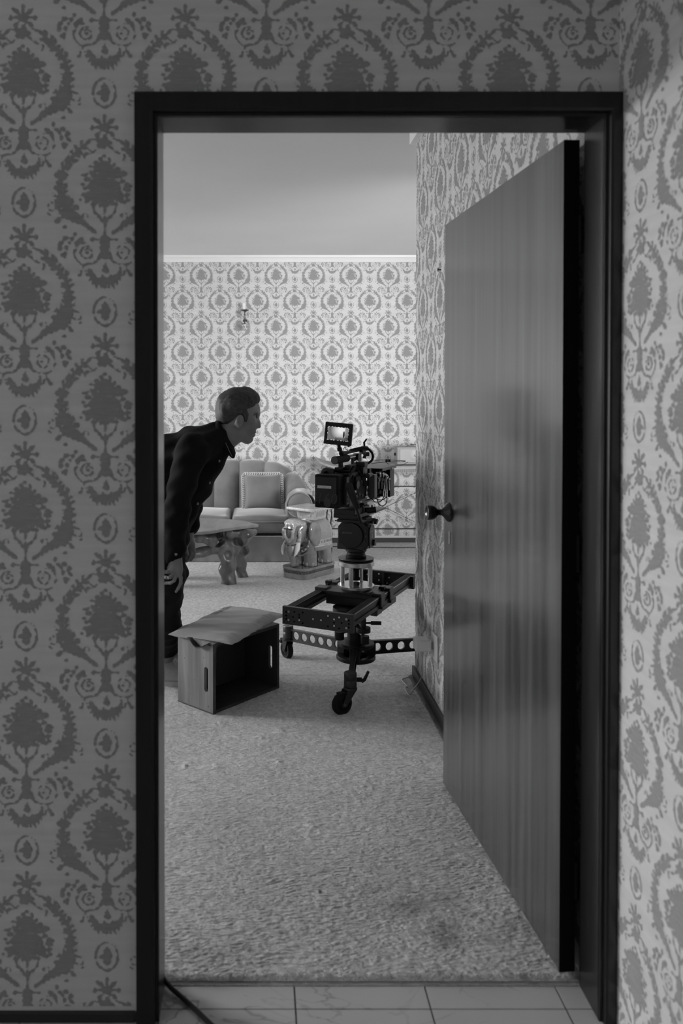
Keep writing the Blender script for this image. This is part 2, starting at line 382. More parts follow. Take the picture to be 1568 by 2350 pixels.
_mo = {}
def motif_mesh(step):
    if step not in _mo: _mo[step] = contour_polys(*motif_field(step))
    return _mo[step]
def paper(mb, step, O, U, N, u_rng, z_rng, u0, z0, W=.3655, H=.4925, holes=()):
    """flocked columns of the damask on a wall: O origin, U direction along the wall, N out of the wall; an oval sits at (u0, z0)"""
    V, F = motif_mesh(step); O = Vector(O); U = Vector(U); N = Vector(N); ov = 1480.0
    Fa = np.full((len(F), 8), -1)
    for i, f in enumerate(F): Fa[i,:len(f)] = f
    flip = U.cross(Vector((0,0,-1))).dot(N) < 0
    for k in range(int(math.floor((u_rng[0]-u0)/(W/2)))-2, int(math.ceil((u_rng[1]-u0)/(W/2)))+3):
        uc = u0+k*W/2; zc = z0+(H/2 if k % 2 else 0)
        for r in range(-12, 12):
            if zc+r*H-H > z_rng[1] or zc+r*H+H < z_rng[0]: continue
            u = uc+V[:,0]*W/PU; z = zc+r*H+(ov-V[:,1])*H/PV
            if u.max() < u_rng[0] or u.min() > u_rng[1] or z.max() < z_rng[0] or z.min() > z_rng[1]: continue
            bad = (z < z_rng[0]-.0) | (z > z_rng[1]) | (u < u_rng[0]) | (u > u_rng[1])
            for h in holes: bad |= (u > h[0]) & (u < h[1]) & (z > h[2]) & (z < h[3])
            ok = np.ones(len(F), bool); a = Fa >= 0
            bd = np.where(a, bad[np.maximum(Fa, 0)], False)
            clamp = bd.any(1)
            ok = ~bd.all(1) & ~(bd.any(1) & (len(holes) > 0) & bd[:, :4].any(1)) if holes else ~bd.all(1)
            u = np.clip(u, *u_rng); z = np.clip(z, *z_rng)
            pts = np.array(O)+np.outer(u, np.array(U))+np.array(N)*.0006; pts[:,2] = z
            FF = [F[i] for i in np.nonzero(ok)[0]]
            if not FF: continue
            used = np.unique(np.concatenate(FF)); re = -np.ones(len(V), int); re[used] = np.arange(len(used))
            FF = [tuple(re[list(f)][::-1] if flip else re[list(f)]) for f in FF]
            mb.add(pts[used], FF, False, 1)

# ------------------------------------------------------------------ the shell
YW0, YW1 = 1.84, 1.946                              # hall face and room face of the wall with the doorway
XO0, XO1, ZO = -.226, .781, 2.06                    # opening
XR = .80; YC = 4.10; XH = .816; YF = 7.9; ZC = 2.795
NEAR, FAR = 8.0, 10.5
b = MB()
b.bb((-6.7, YW0, 0), (XO0-.02, YW1, ZC)); b.bb((XO0-.02, YW0, ZO+.02), (XH+.4, YW1, ZC)); b.bb((XO1+.012, YW0, 0), (XH+.4, YW1, ZO+.02))
paper(b, NEAR, (0, YW0, 0), (1,0,0), (0,-1,0), (-1.7, XH), (.03, 2.75), -.5295, 1.8695, holes=((XO0-.03, XH, -1, ZO+.02),))
struct('wall_front', b, ['paper', 'flock'], 'hall wall with damask wallpaper around the open doorway')
b = MB(); b.bb((XH, -2.2, 0), (XH+.2, YW0, ZC))
paper(b, NEAR, (XH, 0, 0), (0,1,0), (-1,0,0), (1.0, YW0), (.0, 2.75), 1.733, 1.8585)
struct('wall_hall_right', b, ['paper', 'flock'], 'hall side wall with damask wallpaper at the right edge')
b = MB(); b.bb((XR, YW1, 0), (XR+.14, YC, ZC))
paper(b, 10.0, (XR, 0, 0), (0,1,0), (-1,0,0), (YW1+.02, YC), (.06, 2.70), 3.02, 2.322)
struct('wall_right', b, ['paper', 'flock'], 'room side wall with damask wallpaper behind the open door')
b = MB(); b.bb((XL-.2, YF, 0), (3.2, YF+.2, ZC))
paper(b, FAR, (0, YF, 0), (1,0,0), (0,-1,0), (-3.2, 2.6), (.07, 2.735), -.0045, 2.571, W=.364, H=.4965)
struct('wall_back', b, ['paper', 'flock'], 'far wall of the room covered in damask wallpaper')
# side wall of the far room, with two windows
b = MB(); wins = ((3.6, 5.0, .7, 2.3), (5.4, 7.7, .45, 2.45)); y = YW1
for (a0, a1, z0, z1) in wins:
    b.bb((XL-.2, y, 0), (XL, a0, ZC)); b.bb((XL-.2, a0, 0), (XL, a1, z0)); b.bb((XL-.2, a0, z1), (XL, a1, ZC)); y = a1
b.bb((XL-.2, y, 0), (XL, YF, ZC)); struct('wall_left', b, 'paper')
for i, (a0, a1, z0, z1) in enumerate(wins):
    b = MB(); t = .05
    for q in (a0+t/2, (a0+a1)/2, a1-t/2): b.box((XL-.1, q, (z0+z1)/2), (.06, t, z1-z0))
    for q in (z0+t/2, z1-t/2): b.box((XL-.1, (a0+a1)/2, q), (.059, a1-a0, t))
    struct('window_%d' % (i+1), b, 'white')
b = MB(); b.bb((XR+.14, YC-.14, 0), (1.3, YC, ZC)); b.bb((2.8, YC-.14, 0), (3.2, YC, ZC)); b.bb((1.3, YC-.14, 0), (2.8, YC, .65)); b.bb((1.3, YC-.14, 2.25), (2.8, YC, ZC)); struct('wall_alcove', b, 'paper')
b = MB()
for q in (1.325, 2.05, 2.775): b.box((q, YC-.07, 1.45), (.05, .06, 1.6))
for q in (.675, 2.225): b.box((2.05, YC-.07, q), (1.5, .059, .05))
struct('window_3', b, 'white')
b = MB(); b.bb((3.0, YC, 0), (3.2, YF, ZC)); struct('wall_far_right', b, 'paper')
b = MB(); b.bb((-6.7, -2.4, 0), (-6.5, YW0, ZC)); struct('wall_hall_left', b, 'paper')
b = MB(); b.bb((-6.7, -2.6, 0), (XH+.2, -2.4, ZC)); struct('wall_hall_back', b, 'plain')
b = MB(); b.bb((-6.7, -2.6, ZC), (3.2, YF+.2, ZC+.1)); struct('ceiling', b, 'ceiling', 'white painted ceiling')
b = MB()
b.bb((XL-.2, YW1, -.1), (3.2, YF+.2, 0)); struct('floor', b, 'carpet', 'pale shaggy carpet')
def carpet_pile():
    ys = [YW1+.012]
    while ys[-1] < YF-.016: ys.append(ys[-1]+.0016*max(1, ys[-1]/2.1)**1.5)
    ys = np.array(ys); nc = 900; t = np.linspace(0, 1, nc); spots = ((510,1668),(492,1722),(425,1762),(500,1768),(640,1682),(636,1756),(712,1905),(850,1805),(600,1700))
    sp = [PF(a, b_) for a, b_ in spots]
    Yg = np.repeat(ys[:,None], nc, 1); x0 = -.55-.38*(Yg-2); x1 = np.where(Yg < YC+.016, XR-.0145, .9+(Yg-YC)*.30)
    x1 = np.where(Yg < YC+.016, XR-.0145, np.minimum(.80+.55*(Yg-YC)+.1, 2.4)); Xg = x0+(x1-x0)*t[None,:]
    wx = Xg+.03*(value_noise(Xg, Yg, 3, 7.)-.5); wy = Yg+.028*(value_noise(Xg, Yg, 4, 6.)-.5)+.10*Xg*0+.012*(value_noise(Xg, Yg, 9, 17.)-.5)
    rip = value_noise(wx, wy, 11, 1.)*0
    def an(fx, fy, sd): return value_noise(wx*fx/fy, wy, sd, fy)
    rip = .0026*an(46, 160, 11)**1.3+.0032*an(95, 280, 12)+.0012*an(200, 420, 13)
    rip = rip*np.clip(.78-.16*(Yg-2.0), .42, .78)
    clump = Xg*0
    for p in sp: clump += np.exp(-(((Xg-p.x)/.035)**2+((Yg-p.y)/.04)**2))
    rough = np.clip(clump, 0, 1)+.25*np.clip(value_noise(Xg, Yg, 41, 2.3)-.62, 0, 1)*2
    Z = .005+rip*(1.0)+rough*(.007*value_noise(Xg, Yg, 15, 60.)*value_noise(Xg, Yg, 16, 26.))+.004*(value_noise(Xg, Yg, 17, 4.)-.5)
    e = np.clip((Xg[:,-1:]-Xg)/.02, 0, 1)*np.clip((Yg-ys[0])/.010, 0, 1); Z = Z*(.25+.75*e**.6)
    V = np.stack([Xg, Yg, Z], -1).reshape(-1, 3); nr = len(ys)
    i = np.arange((nr-1)*nc).reshape(nr-1, nc)[:, :-1].ravel(); F = np.stack([i, i+1, i+nc+1, i+nc], 1)
    # tufts leaning on the skirting and over the threshold
    rg = np.random.RandomState(5); n = 9000; L1 = rg.uniform(1.96, YC, n); on = rg.uniform(0, 1, n) < .93
    bx = np.where(on, XR-.016-rg.uniform(0, .022, n), rg.uniform(-.3, .74, n)); by = np.where(on, L1, YW1+.014+rg.uniform(0, .018, n))
    a = np.where(on, rg.normal(0, .9, n), -PI/2+rg.normal(0, .9, n)); h = rg.uniform(.010, .022, n); wv = .0011
    tx, ty = bx+np.cos(a)*.010, by+np.sin(a)*.010; tx = np.minimum(tx, XR-.0146); ty = np.maximum(ty, YW1+.002)
    T = np.stack([np.stack([bx-wv, by, bx*0+.002], 1), np.stack([bx+wv, by+wv, bx*0+.002], 1), np.stack([tx, ty, h], 1)], 1).reshape(-1, 3)
    me = bpy.data.meshes.new('carpet_pile'); nv = len(V); VV = np.concatenate([V, T]); tri = (nv+np.arange(3*n)); loops = np.concatenate([F.ravel(), tri]); nf = len(F)
    me.vertices.add(len(VV)); me.vertices.foreach_set('co', VV.astype(np.float32).ravel()); me.loops.add(len(loops)); me.loops.foreach_set('vertex_index', loops.astype(np.int32))
    me.polygons.add(nf+n); me.polygons.foreach_set('loop_start', np.concatenate([np.arange(nf)*4, nf*4+np.arange(n)*3]).astype(np.int32)); me.polygons.foreach_set('loop_total', np.concatenate([np.full(nf, 4), np.full(n, 3)]).astype(np.int32))
    me.materials.append(M['pile']); me.update(calc_edges=True); me.validate(); me.polygons.foreach_set('use_smooth', [True]*(nf+n)); o = bpy.data.objects.new('carpet_pile', me); S.collection.objects.link(o)
    tag(o, 'deep combed pile of the pale shaggy carpet', 'carpet', kind='stuff')
def pile_mat():
    m = mat('carpet pile', .5, .95, spec=.08); nt = m.node_tree; b = nt.nodes['Principled BSDF']; tc = nd(nt, 'ShaderNodeTexCoord')
    def noise(sc, det, dist=0):
        mp = nd(nt, 'ShaderNodeMapping'); mp.inputs['Scale'].default_value = sc; nt.links.new(tc.outputs['Object'], mp.inputs[0])
        n = nd(nt, 'ShaderNodeTexNoise'); n.inputs['Scale'].default_value = 1; n.inputs['Detail'].default_value = det; n.inputs['Distortion'].default_value = dist; nt.links.new(mp.outputs[0], n.inputs['Vector']); return n
    def rng(n, a, b_, c, d):
        r = nd(nt, 'ShaderNodeMapRange'); 
        for i, q in enumerate((a, b_, c, d)): r.inputs[i+1].default_value = q
        nt.links.new(n, r.inputs[0]); return r.outputs[0]
    def mul(a, b_):
        u = nd(nt, 'ShaderNodeMath', operation='MULTIPLY'); nt.links.new(a, u.inputs[0]); nt.links.new(b_, u.inputs[1]); return u.outputs[0]
    f = noise((170, 420, 60), 4, .4); c = noise((2.2, 2.2, 1), 4, .6)
    v = mul(rng(f.outputs[0], .3, .7, .42, .72), rng(c.outputs[0], .3, .7, .90, 1.05))
    g_ = noise((48, 36, 1), 5, .8); v = mul(v, rng(g_.outputs[0], .32, .68, .78, 1.16))
    sep = nd(nt, 'ShaderNodeSeparateXYZ'); nt.links.new(tc.outputs['Object'], sep.inputs[0])
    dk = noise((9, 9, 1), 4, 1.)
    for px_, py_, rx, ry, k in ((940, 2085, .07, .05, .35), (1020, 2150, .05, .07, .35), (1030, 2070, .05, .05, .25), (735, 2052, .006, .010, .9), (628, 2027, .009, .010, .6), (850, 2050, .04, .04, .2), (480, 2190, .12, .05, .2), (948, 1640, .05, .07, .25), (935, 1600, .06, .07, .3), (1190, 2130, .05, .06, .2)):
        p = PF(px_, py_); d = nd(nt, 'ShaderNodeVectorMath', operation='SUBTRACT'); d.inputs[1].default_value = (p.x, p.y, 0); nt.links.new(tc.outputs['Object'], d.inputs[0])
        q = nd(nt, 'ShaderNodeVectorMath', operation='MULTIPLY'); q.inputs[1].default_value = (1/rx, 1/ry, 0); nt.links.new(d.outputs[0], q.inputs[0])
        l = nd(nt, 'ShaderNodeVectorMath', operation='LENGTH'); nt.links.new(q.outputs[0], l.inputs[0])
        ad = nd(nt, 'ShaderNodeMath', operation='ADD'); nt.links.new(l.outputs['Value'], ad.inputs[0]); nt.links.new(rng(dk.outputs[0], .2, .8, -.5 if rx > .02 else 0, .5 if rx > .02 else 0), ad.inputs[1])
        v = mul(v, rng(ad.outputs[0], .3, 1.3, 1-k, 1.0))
    nt.links.new(v, b.inputs['Base Color'])
    bp = nd(nt, 'ShaderNodeBump'); bp.inputs['Strength'].default_value = .55; bp.inputs['Distance'].default_value = .0025; nt.links.new(f.outputs[0], bp.inputs['Height']); nt.links.new(bp.outputs[0], b.inputs['Normal'])
    return m
M['pile'] = pile_mat()
carpet_pile()
# marble tiles of the hall
b = MB(); b.bb((-6.7, -2.6, -.1), (XH+.2, YW1, -.004), 1); g = .004
yy = [-2.6]; q = 1.870-.316*14
while q < YW1: yy.append(q); q += .316
yy = sorted(set([round(a, 4) for a in yy if a >= -2.6]+[YW1]))
xs = [.088+.316*k for k in range(-21, 4)]
for y0, y1 in zip(yy[:-1], yy[1:]):
    if y1-y0 < .02: continue
    for x0, x1 in zip(xs[:-1], xs[1:]):
        x1 = min(x1, XH); 
        if x1-x0 < .03: continue
        b.bb((x0+g/2, y0+g/2, -.02), (x1-g/2, min(y1, YW1-.002)-g/2, 0), 0)
struct('floor_hall', b, ['marble', 'grout'], 'polished veined marble tiles of the hall')
# cornices and skirtings
def cornice(a, c, nrm, name):
    a = Vector(a); c = Vector(c); nrm = Vector(nrm); b = MB(); pr = [(0, 0), (.012, 0), (.02, .012), (.034, .03), (.05, .042), (.055, .058), (0, .058)]
    V = [p+nrm*d+Vector((0,0,h)) for p in (a, c) for d, h in pr]; n = len(pr)
    b.add(V, [tuple(range(n)), tuple(range(2*n-1, n-1, -1))]+[(i, i+n, (i+1)%n+n, (i+1)%n) for i in range(n)])
    return struct(name, b, 'white')
cornice((XL, YF, ZC-.058), (3.0, YF, ZC-.058), (0,-1,0), 'trim_1')
b = MB(); b.bb((XR-.03, YW1, ZC-.09), (XR, YC+.03, ZC)); b.bb((XR, YC, ZC-.09), (3.0, YC+.03, ZC)); struct('trim_2', b, 'white')
b = MB(); b.bb((XR-.014, 2.2, 0), (XR, YC+.014, .06)); b.bb((XR, YC, 0), (3.0, YC+.014, .06)); struct('baseboard_right', b, 'skirt', bevel=.003)
b = MB(); b.bb((XL, YF-.014, 0), (3.0, YF, .05)); struct('baseboard_back', b, 'skirt')
b = MB(); b.bb((-6.5, YW0-.012, 0), (XO0-.056, YW0, .02)); struct('baseboard_front', b, 'skirt')
# lining and moulded architrave of the doorway
b = MB(); t = .02
b.bb((XO0-t, YW0-.004, 0), (XO0, YW1+.002, ZO)); b.bb((XO1, YW0-.004, 0), (XO1+t, YW1+.002, ZO)); b.bb((XO0-t, YW0-.004, ZO), (XO1+t, YW1+.002, ZO+t))
prof = [(0, 0), (0, .008), (.007, .008), (.009, .020), (.0145, .0225), (.050, .0225), (.050, 0)]
def arch(side):
    V = []; w = .05 if side < 0 else XH-XO1-.001
    for d, h in prof:
        d = d*w/.05 if side > 0 and d > .02 else d
        x = XO0-d if side < 0 else XO1+d
        V += [(x, YW0-h, 0), (x, YW0-h, ZO+d*(1 if side < 0 or d < .02 else .05/w))]
    n = len(prof); F = [(2*i, 2*i+1, 2*((i+1)%n)+1, 2*((i+1)%n)) for i in range(n)]
    b.add(V, F if side > 0 else [f[::-1] for f in F])
arch(-1); arch(1)
w1 = XH-XO1-.001; V = []
for d, h in prof: V += [(XO0-d, YW0-h, ZO+d), (XO1+(d*w1/.05 if d > .02 else d), YW0-h, ZO+d)]
n = len(prof); b.add(V, [(2*i, 2*i+1, 2*((i+1)%n)+1, 2*((i+1)%n))[::-1] for i in range(n)])
struct('door_frame', b, 'dark', 'black stained wooden door frame')
# the open door
DH = Vector((.7376, 1.962, 0)); DF = Vector((.675, 2.930, 0)); dd = (DF-DH); DW = dd.length; dirv = dd.normalized()
ang = math.atan2(dirv.y, dirv.x)-PI/2
door = thing('door_1', None, None) if False else bpy.data.objects.new('door_1', None)
S.collection.objects.link(door); door.location = DH; door.rotation_euler = (0, 0, ang); door['kind'] = 'structure'; door['label'] = 'dark veneered flush door standing open against the wallpapered wall'
b = MB(); b.bb((0, 0, .022), (.038, DW, 2.048)); part('door_leaf', b, 'door', door, bevel=.0015)
M['brass'] = mat('dark aged brass', .05, .25, metal=.9); M['steel'] = mat('brushed steel', .45, .3, metal=.9)
M['edge'] = mat('black door edge', .004, .6, spec=.1)
b = MB(); b.bb((-.0005, -.0016, .022), (.0385, -.0004, 2.048)); part('door_edge', b, 'edge', door)
kb = MB(); ky = 2.869-1.962; kz = 1.02
kb.lathe([(.035, 0), (.035, .003), (.031, .009), (.018, .020), (.0115, .028), (.0105, .040), (.013, .044), (.022, .052), (.0265, .062), (.027, .078), (.0255, .081), (.024, .0815), (.018, .077), (.006, .0755), (0, .0755)], (0, ky, kz), (-1, 0, 0), 40)
part('door_knob', kb, 'brass', door, label='round dark brass knob with flared rose')
b = MB(); b.bb((-.002, ky-.012, kz-.112), (0, ky+.002, kz-.068)); b.cyl((-.003, ky-.005, kz-.088), (0, ky-.005, kz-.088), .0025, n=10); part('lock_plate', b, 'steel', door)
for z in (.25, 1.05, 1.82):
    b = MB(); b.cyl((.040, -.006, z-.045), (.040, -.006, z+.045), .006, n=12); part('hinge', b, 'edge', door)

# ------------------------------------------------------------------ rounded bodies: smooth blends of limbs, meshed by surface nets
class Blob:
    keep = False
    def __init__(self): self.p = []
    def limb(self, a, b, ra, rb=None, k=.02, sub=False, m=None, flat=None):
        """a capsule that tapers from ra to rb; flat=(axis, factor) squashes it across that axis"""
        self.p.append(('L', np.array(a, float), np.array(b, float), ra, ra if rb is None else rb, k, sub, flat)); return self
    def chain(self, pts, k=.02, sub=False, flat=None):
        for a, b in zip(pts[:-1], pts[1:]): self.limb(a[:3], b[:3], a[3], b[3], k, sub, flat=flat)
        return self
    def egg(self, c, r, k=.02, sub=False, rot=None):
        r = np.array(r if hasattr(r, '__len__') else (r,)*3, float)
        self.p.append(('E', np.array(c, float), r, None if rot is None else np.array(rot.to_matrix() if hasattr(rot, 'to_matrix') else rot), k, sub)); return self
    def box(self, c, h, rd, k=.02, sub=False, rot=None):
        self.p.append(('B', np.array(c, float), np.array(h, float), None if rot is None else np.array(rot.to_matrix() if hasattr(rot, 'to_matrix') else rot), rd, k, sub)); return self
    def ev(self, Q, near=None):
        D = np.full(len(Q), 9.); self.last = []
        for p in (self.p if near is None else near):
            if p[0] == 'L':
                _, a, b, ra, rb, k, sub, flat = p
                q = Q; A = a; B = b
                if flat is not None:
                    n = np.array(flat[0], float); n /= np.linalg.norm(n); f = 1/flat[1]-1
                    q = Q+np.outer((Q-a)@n*f, n); B = b+n*((b-a)@n*f)
                e = B-A; t = np.clip((q-A)@e/(e@e+1e-12), 0, 1)
                d = np.linalg.norm(q-A-t[:,None]*e, axis=1)-(ra+(rb-ra)*t)
                if flat is not None: d = d*min(1, flat[1])**.5
            elif p[0] == 'E':
                _, c, r, rt, k, sub = p
                q = Q-c
                if rt is not None: q = q@rt
                n = np.linalg.norm(q/r, axis=1); g = np.linalg.norm(q/(r*r), axis=1)+1e-9
                d = n*(n-1)/g
            else:
                _, c, h, rt, rd, k, sub = p
                q = Q-c
                if rt is not None: q = q@rt
                q = np.abs(q)-h+rd
                d = np.linalg.norm(np.maximum(q, 0), axis=1)+np.minimum(q.max(1), 0)-rd
            if near is None and self.keep: self.last.append(d)
            if sub:
                hh = np.clip(.5-.5*(D+d)/k, 0, 1); D = D+(-d-D)*hh+k*hh*(1-hh)
            else:
                hh = np.clip(.5+.5*(D-d)/k, 0, 1); D = D+(d-D)*hh-k*hh*(1-hh)
        return D
    def mesh(self, lo, hi, h, warp=None):
        lo = np.array(lo, float); hi = np.array(hi, float); B = 12
        nb = np.ceil((hi-lo)/(h*B)).astype(int); n = nb*B+1
        F = np.full(n, 1.0, np.float32)
        I = np.stack(np.meshgrid(*[np.arange(k) for k in nb], indexing='ij'), -1).reshape(-1, 3)
        self.keep = True; C = lo+(I+.5)*h*B; dc = self.ev(C); self.keep = False; PD = np.array(self.last); rad = h*B*.87*1.25+.012
        l = np.stack(np.meshgrid(*[np.arange(B+1)]*3, indexing='ij'), -1).reshape(-1, 3)
        for bi, (i, d) in enumerate(zip(I, dc)):
            s = tuple(slice(i[a]*B, i[a]*B+B+1) for a in range(3))
            if abs(d) > rad:
                if d < 0: F[s] = np.where(F[s] == 1.0, -1.0, F[s])
                continue
            Q = lo+(l+i*B)*h; v = self.ev(Q, [p for p, e in zip(self.p, PD[:,bi]) if e < 2.2*rad+.06])
            if warp is not None: v = v+warp(Q)
            F[s] = v.reshape(B+1, B+1, B+1)
        neg = F < 0
        cs = [neg[a:n[0]-1+a, b:n[1]-1+b, c:n[2]-1+c] for a in (0,1) for b in (0,1) for c in (0,1)]
        cnt = sum(c.astype(np.int8) for c in cs); cells = np.argwhere((cnt > 0) & (cnt < 8))
        idx = -np.ones([k-1 for k in n], np.int64); idx[tuple(cells.T)] = np.arange(len(cells))
        acc = np.zeros((len(cells), 3)); w = np.zeros(len(cells))
        cor = [(a,b,c) for a in (0,1) for b in (0,1) for c in (0,1)]
        for u in range(8):
            for v in range(u+1, 8):
                if sum(abs(cor[u][q]-cor[v][q]) for q in range(3)) != 1: continue
                fu = F[tuple((cells+cor[u]).T)]; fv = F[tuple((cells+cor[v]).T)]
                m = (fu < 0) != (fv < 0); t = np.where(m, fu/(fu-fv+1e-12), 0)
                acc += np.where(m[:,None], np.array(cor[u])+t[:,None]*(np.array(cor[v])-np.array(cor[u])), 0); w += m
        V = lo+(cells+acc/w[:,None])*h; Fc = []
        for ax in range(3):
            o1, o2 = [(1,2),(2,0),(0,1)][ax]
            sl0 = [slice(1, n[q]-1) for q in range(3)]; sl1 = list(sl0); sl0[ax] = slice(0, n[ax]-1); sl1[ax] = slice(1, n[ax])
            a = neg[tuple(sl0)]; c = neg[tuple(sl1)]
            for cond, rev in ((a & ~c, False), (~a & c, True)):
                e = np.argwhere(cond)
                if not len(e): continue
                off = np.ones(3, int); off[ax] = 0; e = e+off
                d1 = np.zeros(3, int); d1[o1] = 1; d2 = np.zeros(3, int); d2[o2] = 1
                q = np.stack([idx[tuple((e-d1-d2).T)], idx[tuple((e-d2).T)], idx[tuple(e.T)], idx[tuple((e-d1).T)]], 1)
                Fc.append(q[:, ::-1] if rev else q)
        return V, np.concatenate(Fc)
def blob_part(name, bl, lo, hi, h, mats, parent, warp=None, **kw):
    V, F = bl.mesh(lo, hi, h, warp); b = MB(); b.add(V, F, True); return part(name, b, mats, parent, **kw)

# ------------------------------------------------------------------ furniture at the far wall
M['velvet'] = vary(mat('sofa velvet', .2, .75, sheen=.5, spec=.2), .125, .20, (5, 5, 5), 4, .25, (260, 260, 260), .001)
M['piping'] = mat('velvet piping', .22, .7)
M['fringe'] = mat('rope fringe', .5, .7)
M['gap'] = mat('painted gap shade', .01, .9)  # near-black colour paints shade into the gap under the seat cushions
sofa = thing('velvet_sofa', 'channel-tufted velvet sofa with rolled arm, standing against the damask wall', 'sofa', (-.55, 7.0, 0))
def ss(t): return t*t*(3-2*t)
# plan of the back as it curves round into the arm (right half, mirrored)
plan = [(0, .66), (.25, .66), (.5, .655), (.66, .63), (.78, .58), (.86, .50), (.905, .40), (.93, .28), (.94, .14), (.945, .02)]
pl = np.array(plan); sl = np.r_[0, np.cumsum(np.hypot(*(pl[1:]-pl[:-1]).T))]
def back_surface(b):
    CWD = .242; Ls = sl[-1]; N = 170; rows = 26
    for side in (1, -1):
        def fn(i, j):
            s = Ls*i/(N-1); x, y = np.interp(s, sl, pl[:,0]), np.interp(s, sl, pl[:,1]); e = .02
            tx = np.interp(s+e, sl, pl[:,0])-np.interp(s-e, sl, pl[:,0]); ty = np.interp(s+e, sl, pl[:,1])-np.interp(s-e, sl, pl[:,1]); L = math.hypot(tx, ty) or 1
            nx, ny = ty/L, -tx/L                          # towards the seat
            k = s/Ls; top = .82-.0*k-.24*ss(max(0, min(1, (k-.42)/.48)))+.012
            ch = abs(math.sin(PI*(s+.11)/CWD)) ** .45; puff = .035*ch
            th = .085+.03*ss(max(0, (k-.5)/.5))
            a = 2*PI*j/rows
            # section: an upright rounded slab leaning back
            cx = math.cos(a); cz = math.sin(a)
            off = math.copysign(abs(cx)**.6, cx)*(th+(puff if cx > 0 else 0)); zz = .5+.5*math.copysign(abs(cz)**.55, cz)
            z = .05+(top-.05+.03*(ch-1))*zz
            lean = .10*(1-ss(k))*(z/.8)
            return ((x+nx*(off-lean))*side, y+ny*(off-lean), z)
        b.grid(fn, N, rows, closev=True, flip=side > 0)
b = MB(); back_surface(b); part('backrest', b, 'velvet', sofa)
for side in (1, -1):
    b = MB(); c = Vector((side*.905, -.045, .50))
    b.lathe([(0, -.045), (.05, -.047), (.088, -.040), (.104, -.025), (.112, .0), (.112, .10), (.10, .3)], c, (0, -1, 0) if False else (0, 1, 0), 36)
    b.prism([(-.112, 0), (-.112, .47), (.112, .47), (.112, 0)], .0, .5) if False else None
    arm = part('arm_scroll', b, 'velvet', sofa)
    b = MB()
    for k in range(40):
        pass
    b.tube([c+Vector((.108*math.cos(q), -.028, .108*math.sin(q))) for q in np.linspace(-.5, PI+.5, 26)], .006, 8); part('piping', b, 'piping', arm)
    b = MB(); b.prism([(c.x-.108, .03), (c.x-.112, .48), (c.x+.112, .48), (c.x+.108, .03)], -.03, .45); part('arm_front', b, 'velvet', sofa, bevel=.02, segs=4)
for cx, wd in ((-.55, .58), (.03, .56), (.575, .51)):
    bl = Blob(); bl.box((cx, .24, .325), (wd/2-.004, .29, .075), .035, .01); bl.egg((cx, .22, .385), (wd*.42, .24, .04), .05)
    cu = blob_part('seat_cushion', bl, (cx-wd/2-.02, -.09, .22), (cx+wd/2+.02, .56, .47), .012, 'velvet', sofa)
    b = MB(); b.tube([(cx-wd/2+.012, .02, .352), (cx-wd/2+.02, -.047, .352), (cx-wd/2+.05, -.054, .352), (cx+wd/2-.05, -.054, .352), (cx+wd/2-.02, -.047, .352), (cx+wd/2-.012, .02, .352)], .005, 8); part('piping', b, 'piping', cu)
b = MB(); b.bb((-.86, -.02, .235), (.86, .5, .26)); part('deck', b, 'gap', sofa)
b = MB()
def skirt(i, j):
    x = -.99+1.98*i/120; return (x, -.05-.004*math.sin(x*9)+(.004*math.sin(x*60) if j == 0 else 0), .012+.215*j/6)
b.grid(skirt, 121, 7, flip=True); b.bb((-.98, -.046, .01), (.98, .6, .225)); part('skirt', b, 'velvet', sofa)
# cushion with rope fringe
cush = thing('throw_cushion', 'square velvet cushion with looped rope fringe leaning on the sofa back', 'cushion', (.048, 7.30, .405), R(3))
tilt = R(-24); cw = .168
b = MB()
def pil(sgn):
    def fn(i, j):
        u, v = -1+2*i/20, -1+2*j/20; t = max(0, (1-u**4)*(1-v**4))**.45
        k = 1-.05*(1-u*u)*abs(v)**3-.05*(1-v*v)*abs(u)**3*0
        x = u*cw*(1-.05*(1-abs(v))); z = v*cw*(1-.05*(1-abs(u))); y = sgn*.06*t
        z += cw; return (x, y*math.cos(tilt)-z*math.sin(tilt)*1+0, z*math.cos(tilt)+y*math.sin(tilt))
    return fn
b.grid(pil(-1), 21, 21, flip=False); b.grid(pil(1), 21, 21, flip=True); part('cover', b, 'velvet', cush)
b = MB(); N = 64
for i in range(N):
    s = 4*i/N; e, t = int(s), s-int(s); u, v = [(-1+2*t, 1), (1, 1-2*t), (1-2*t, -1), (-1, -1+2*t)][e]
    nx, nz = [(0, 1), (1, 0), (0, -1), (-1, 0)][e]; tx, tz = [(1, 0), (0, -1), (-1, 0), (0, 1)][e]
    pts = []
    for q in range(9):
        a = PI*q/8; x = u*cw+nx*.022*math.sin(a)+tx*(.013*(-math.cos(a))+.008*math.sin(a)); z = v*cw+cw+nz*.022*math.sin(a)+tz*(.013*(-math.cos(a))+.008*math.sin(a)); y = .004*math.sin(2*a)
        pts.append((x, y*math.cos(tilt)-z*math.sin(tilt), z*math.cos(tilt)+y*math.sin(tilt)))
    b.tube(pts, .0045, 6)
part('rope_fringe', b, 'fringe', cush)

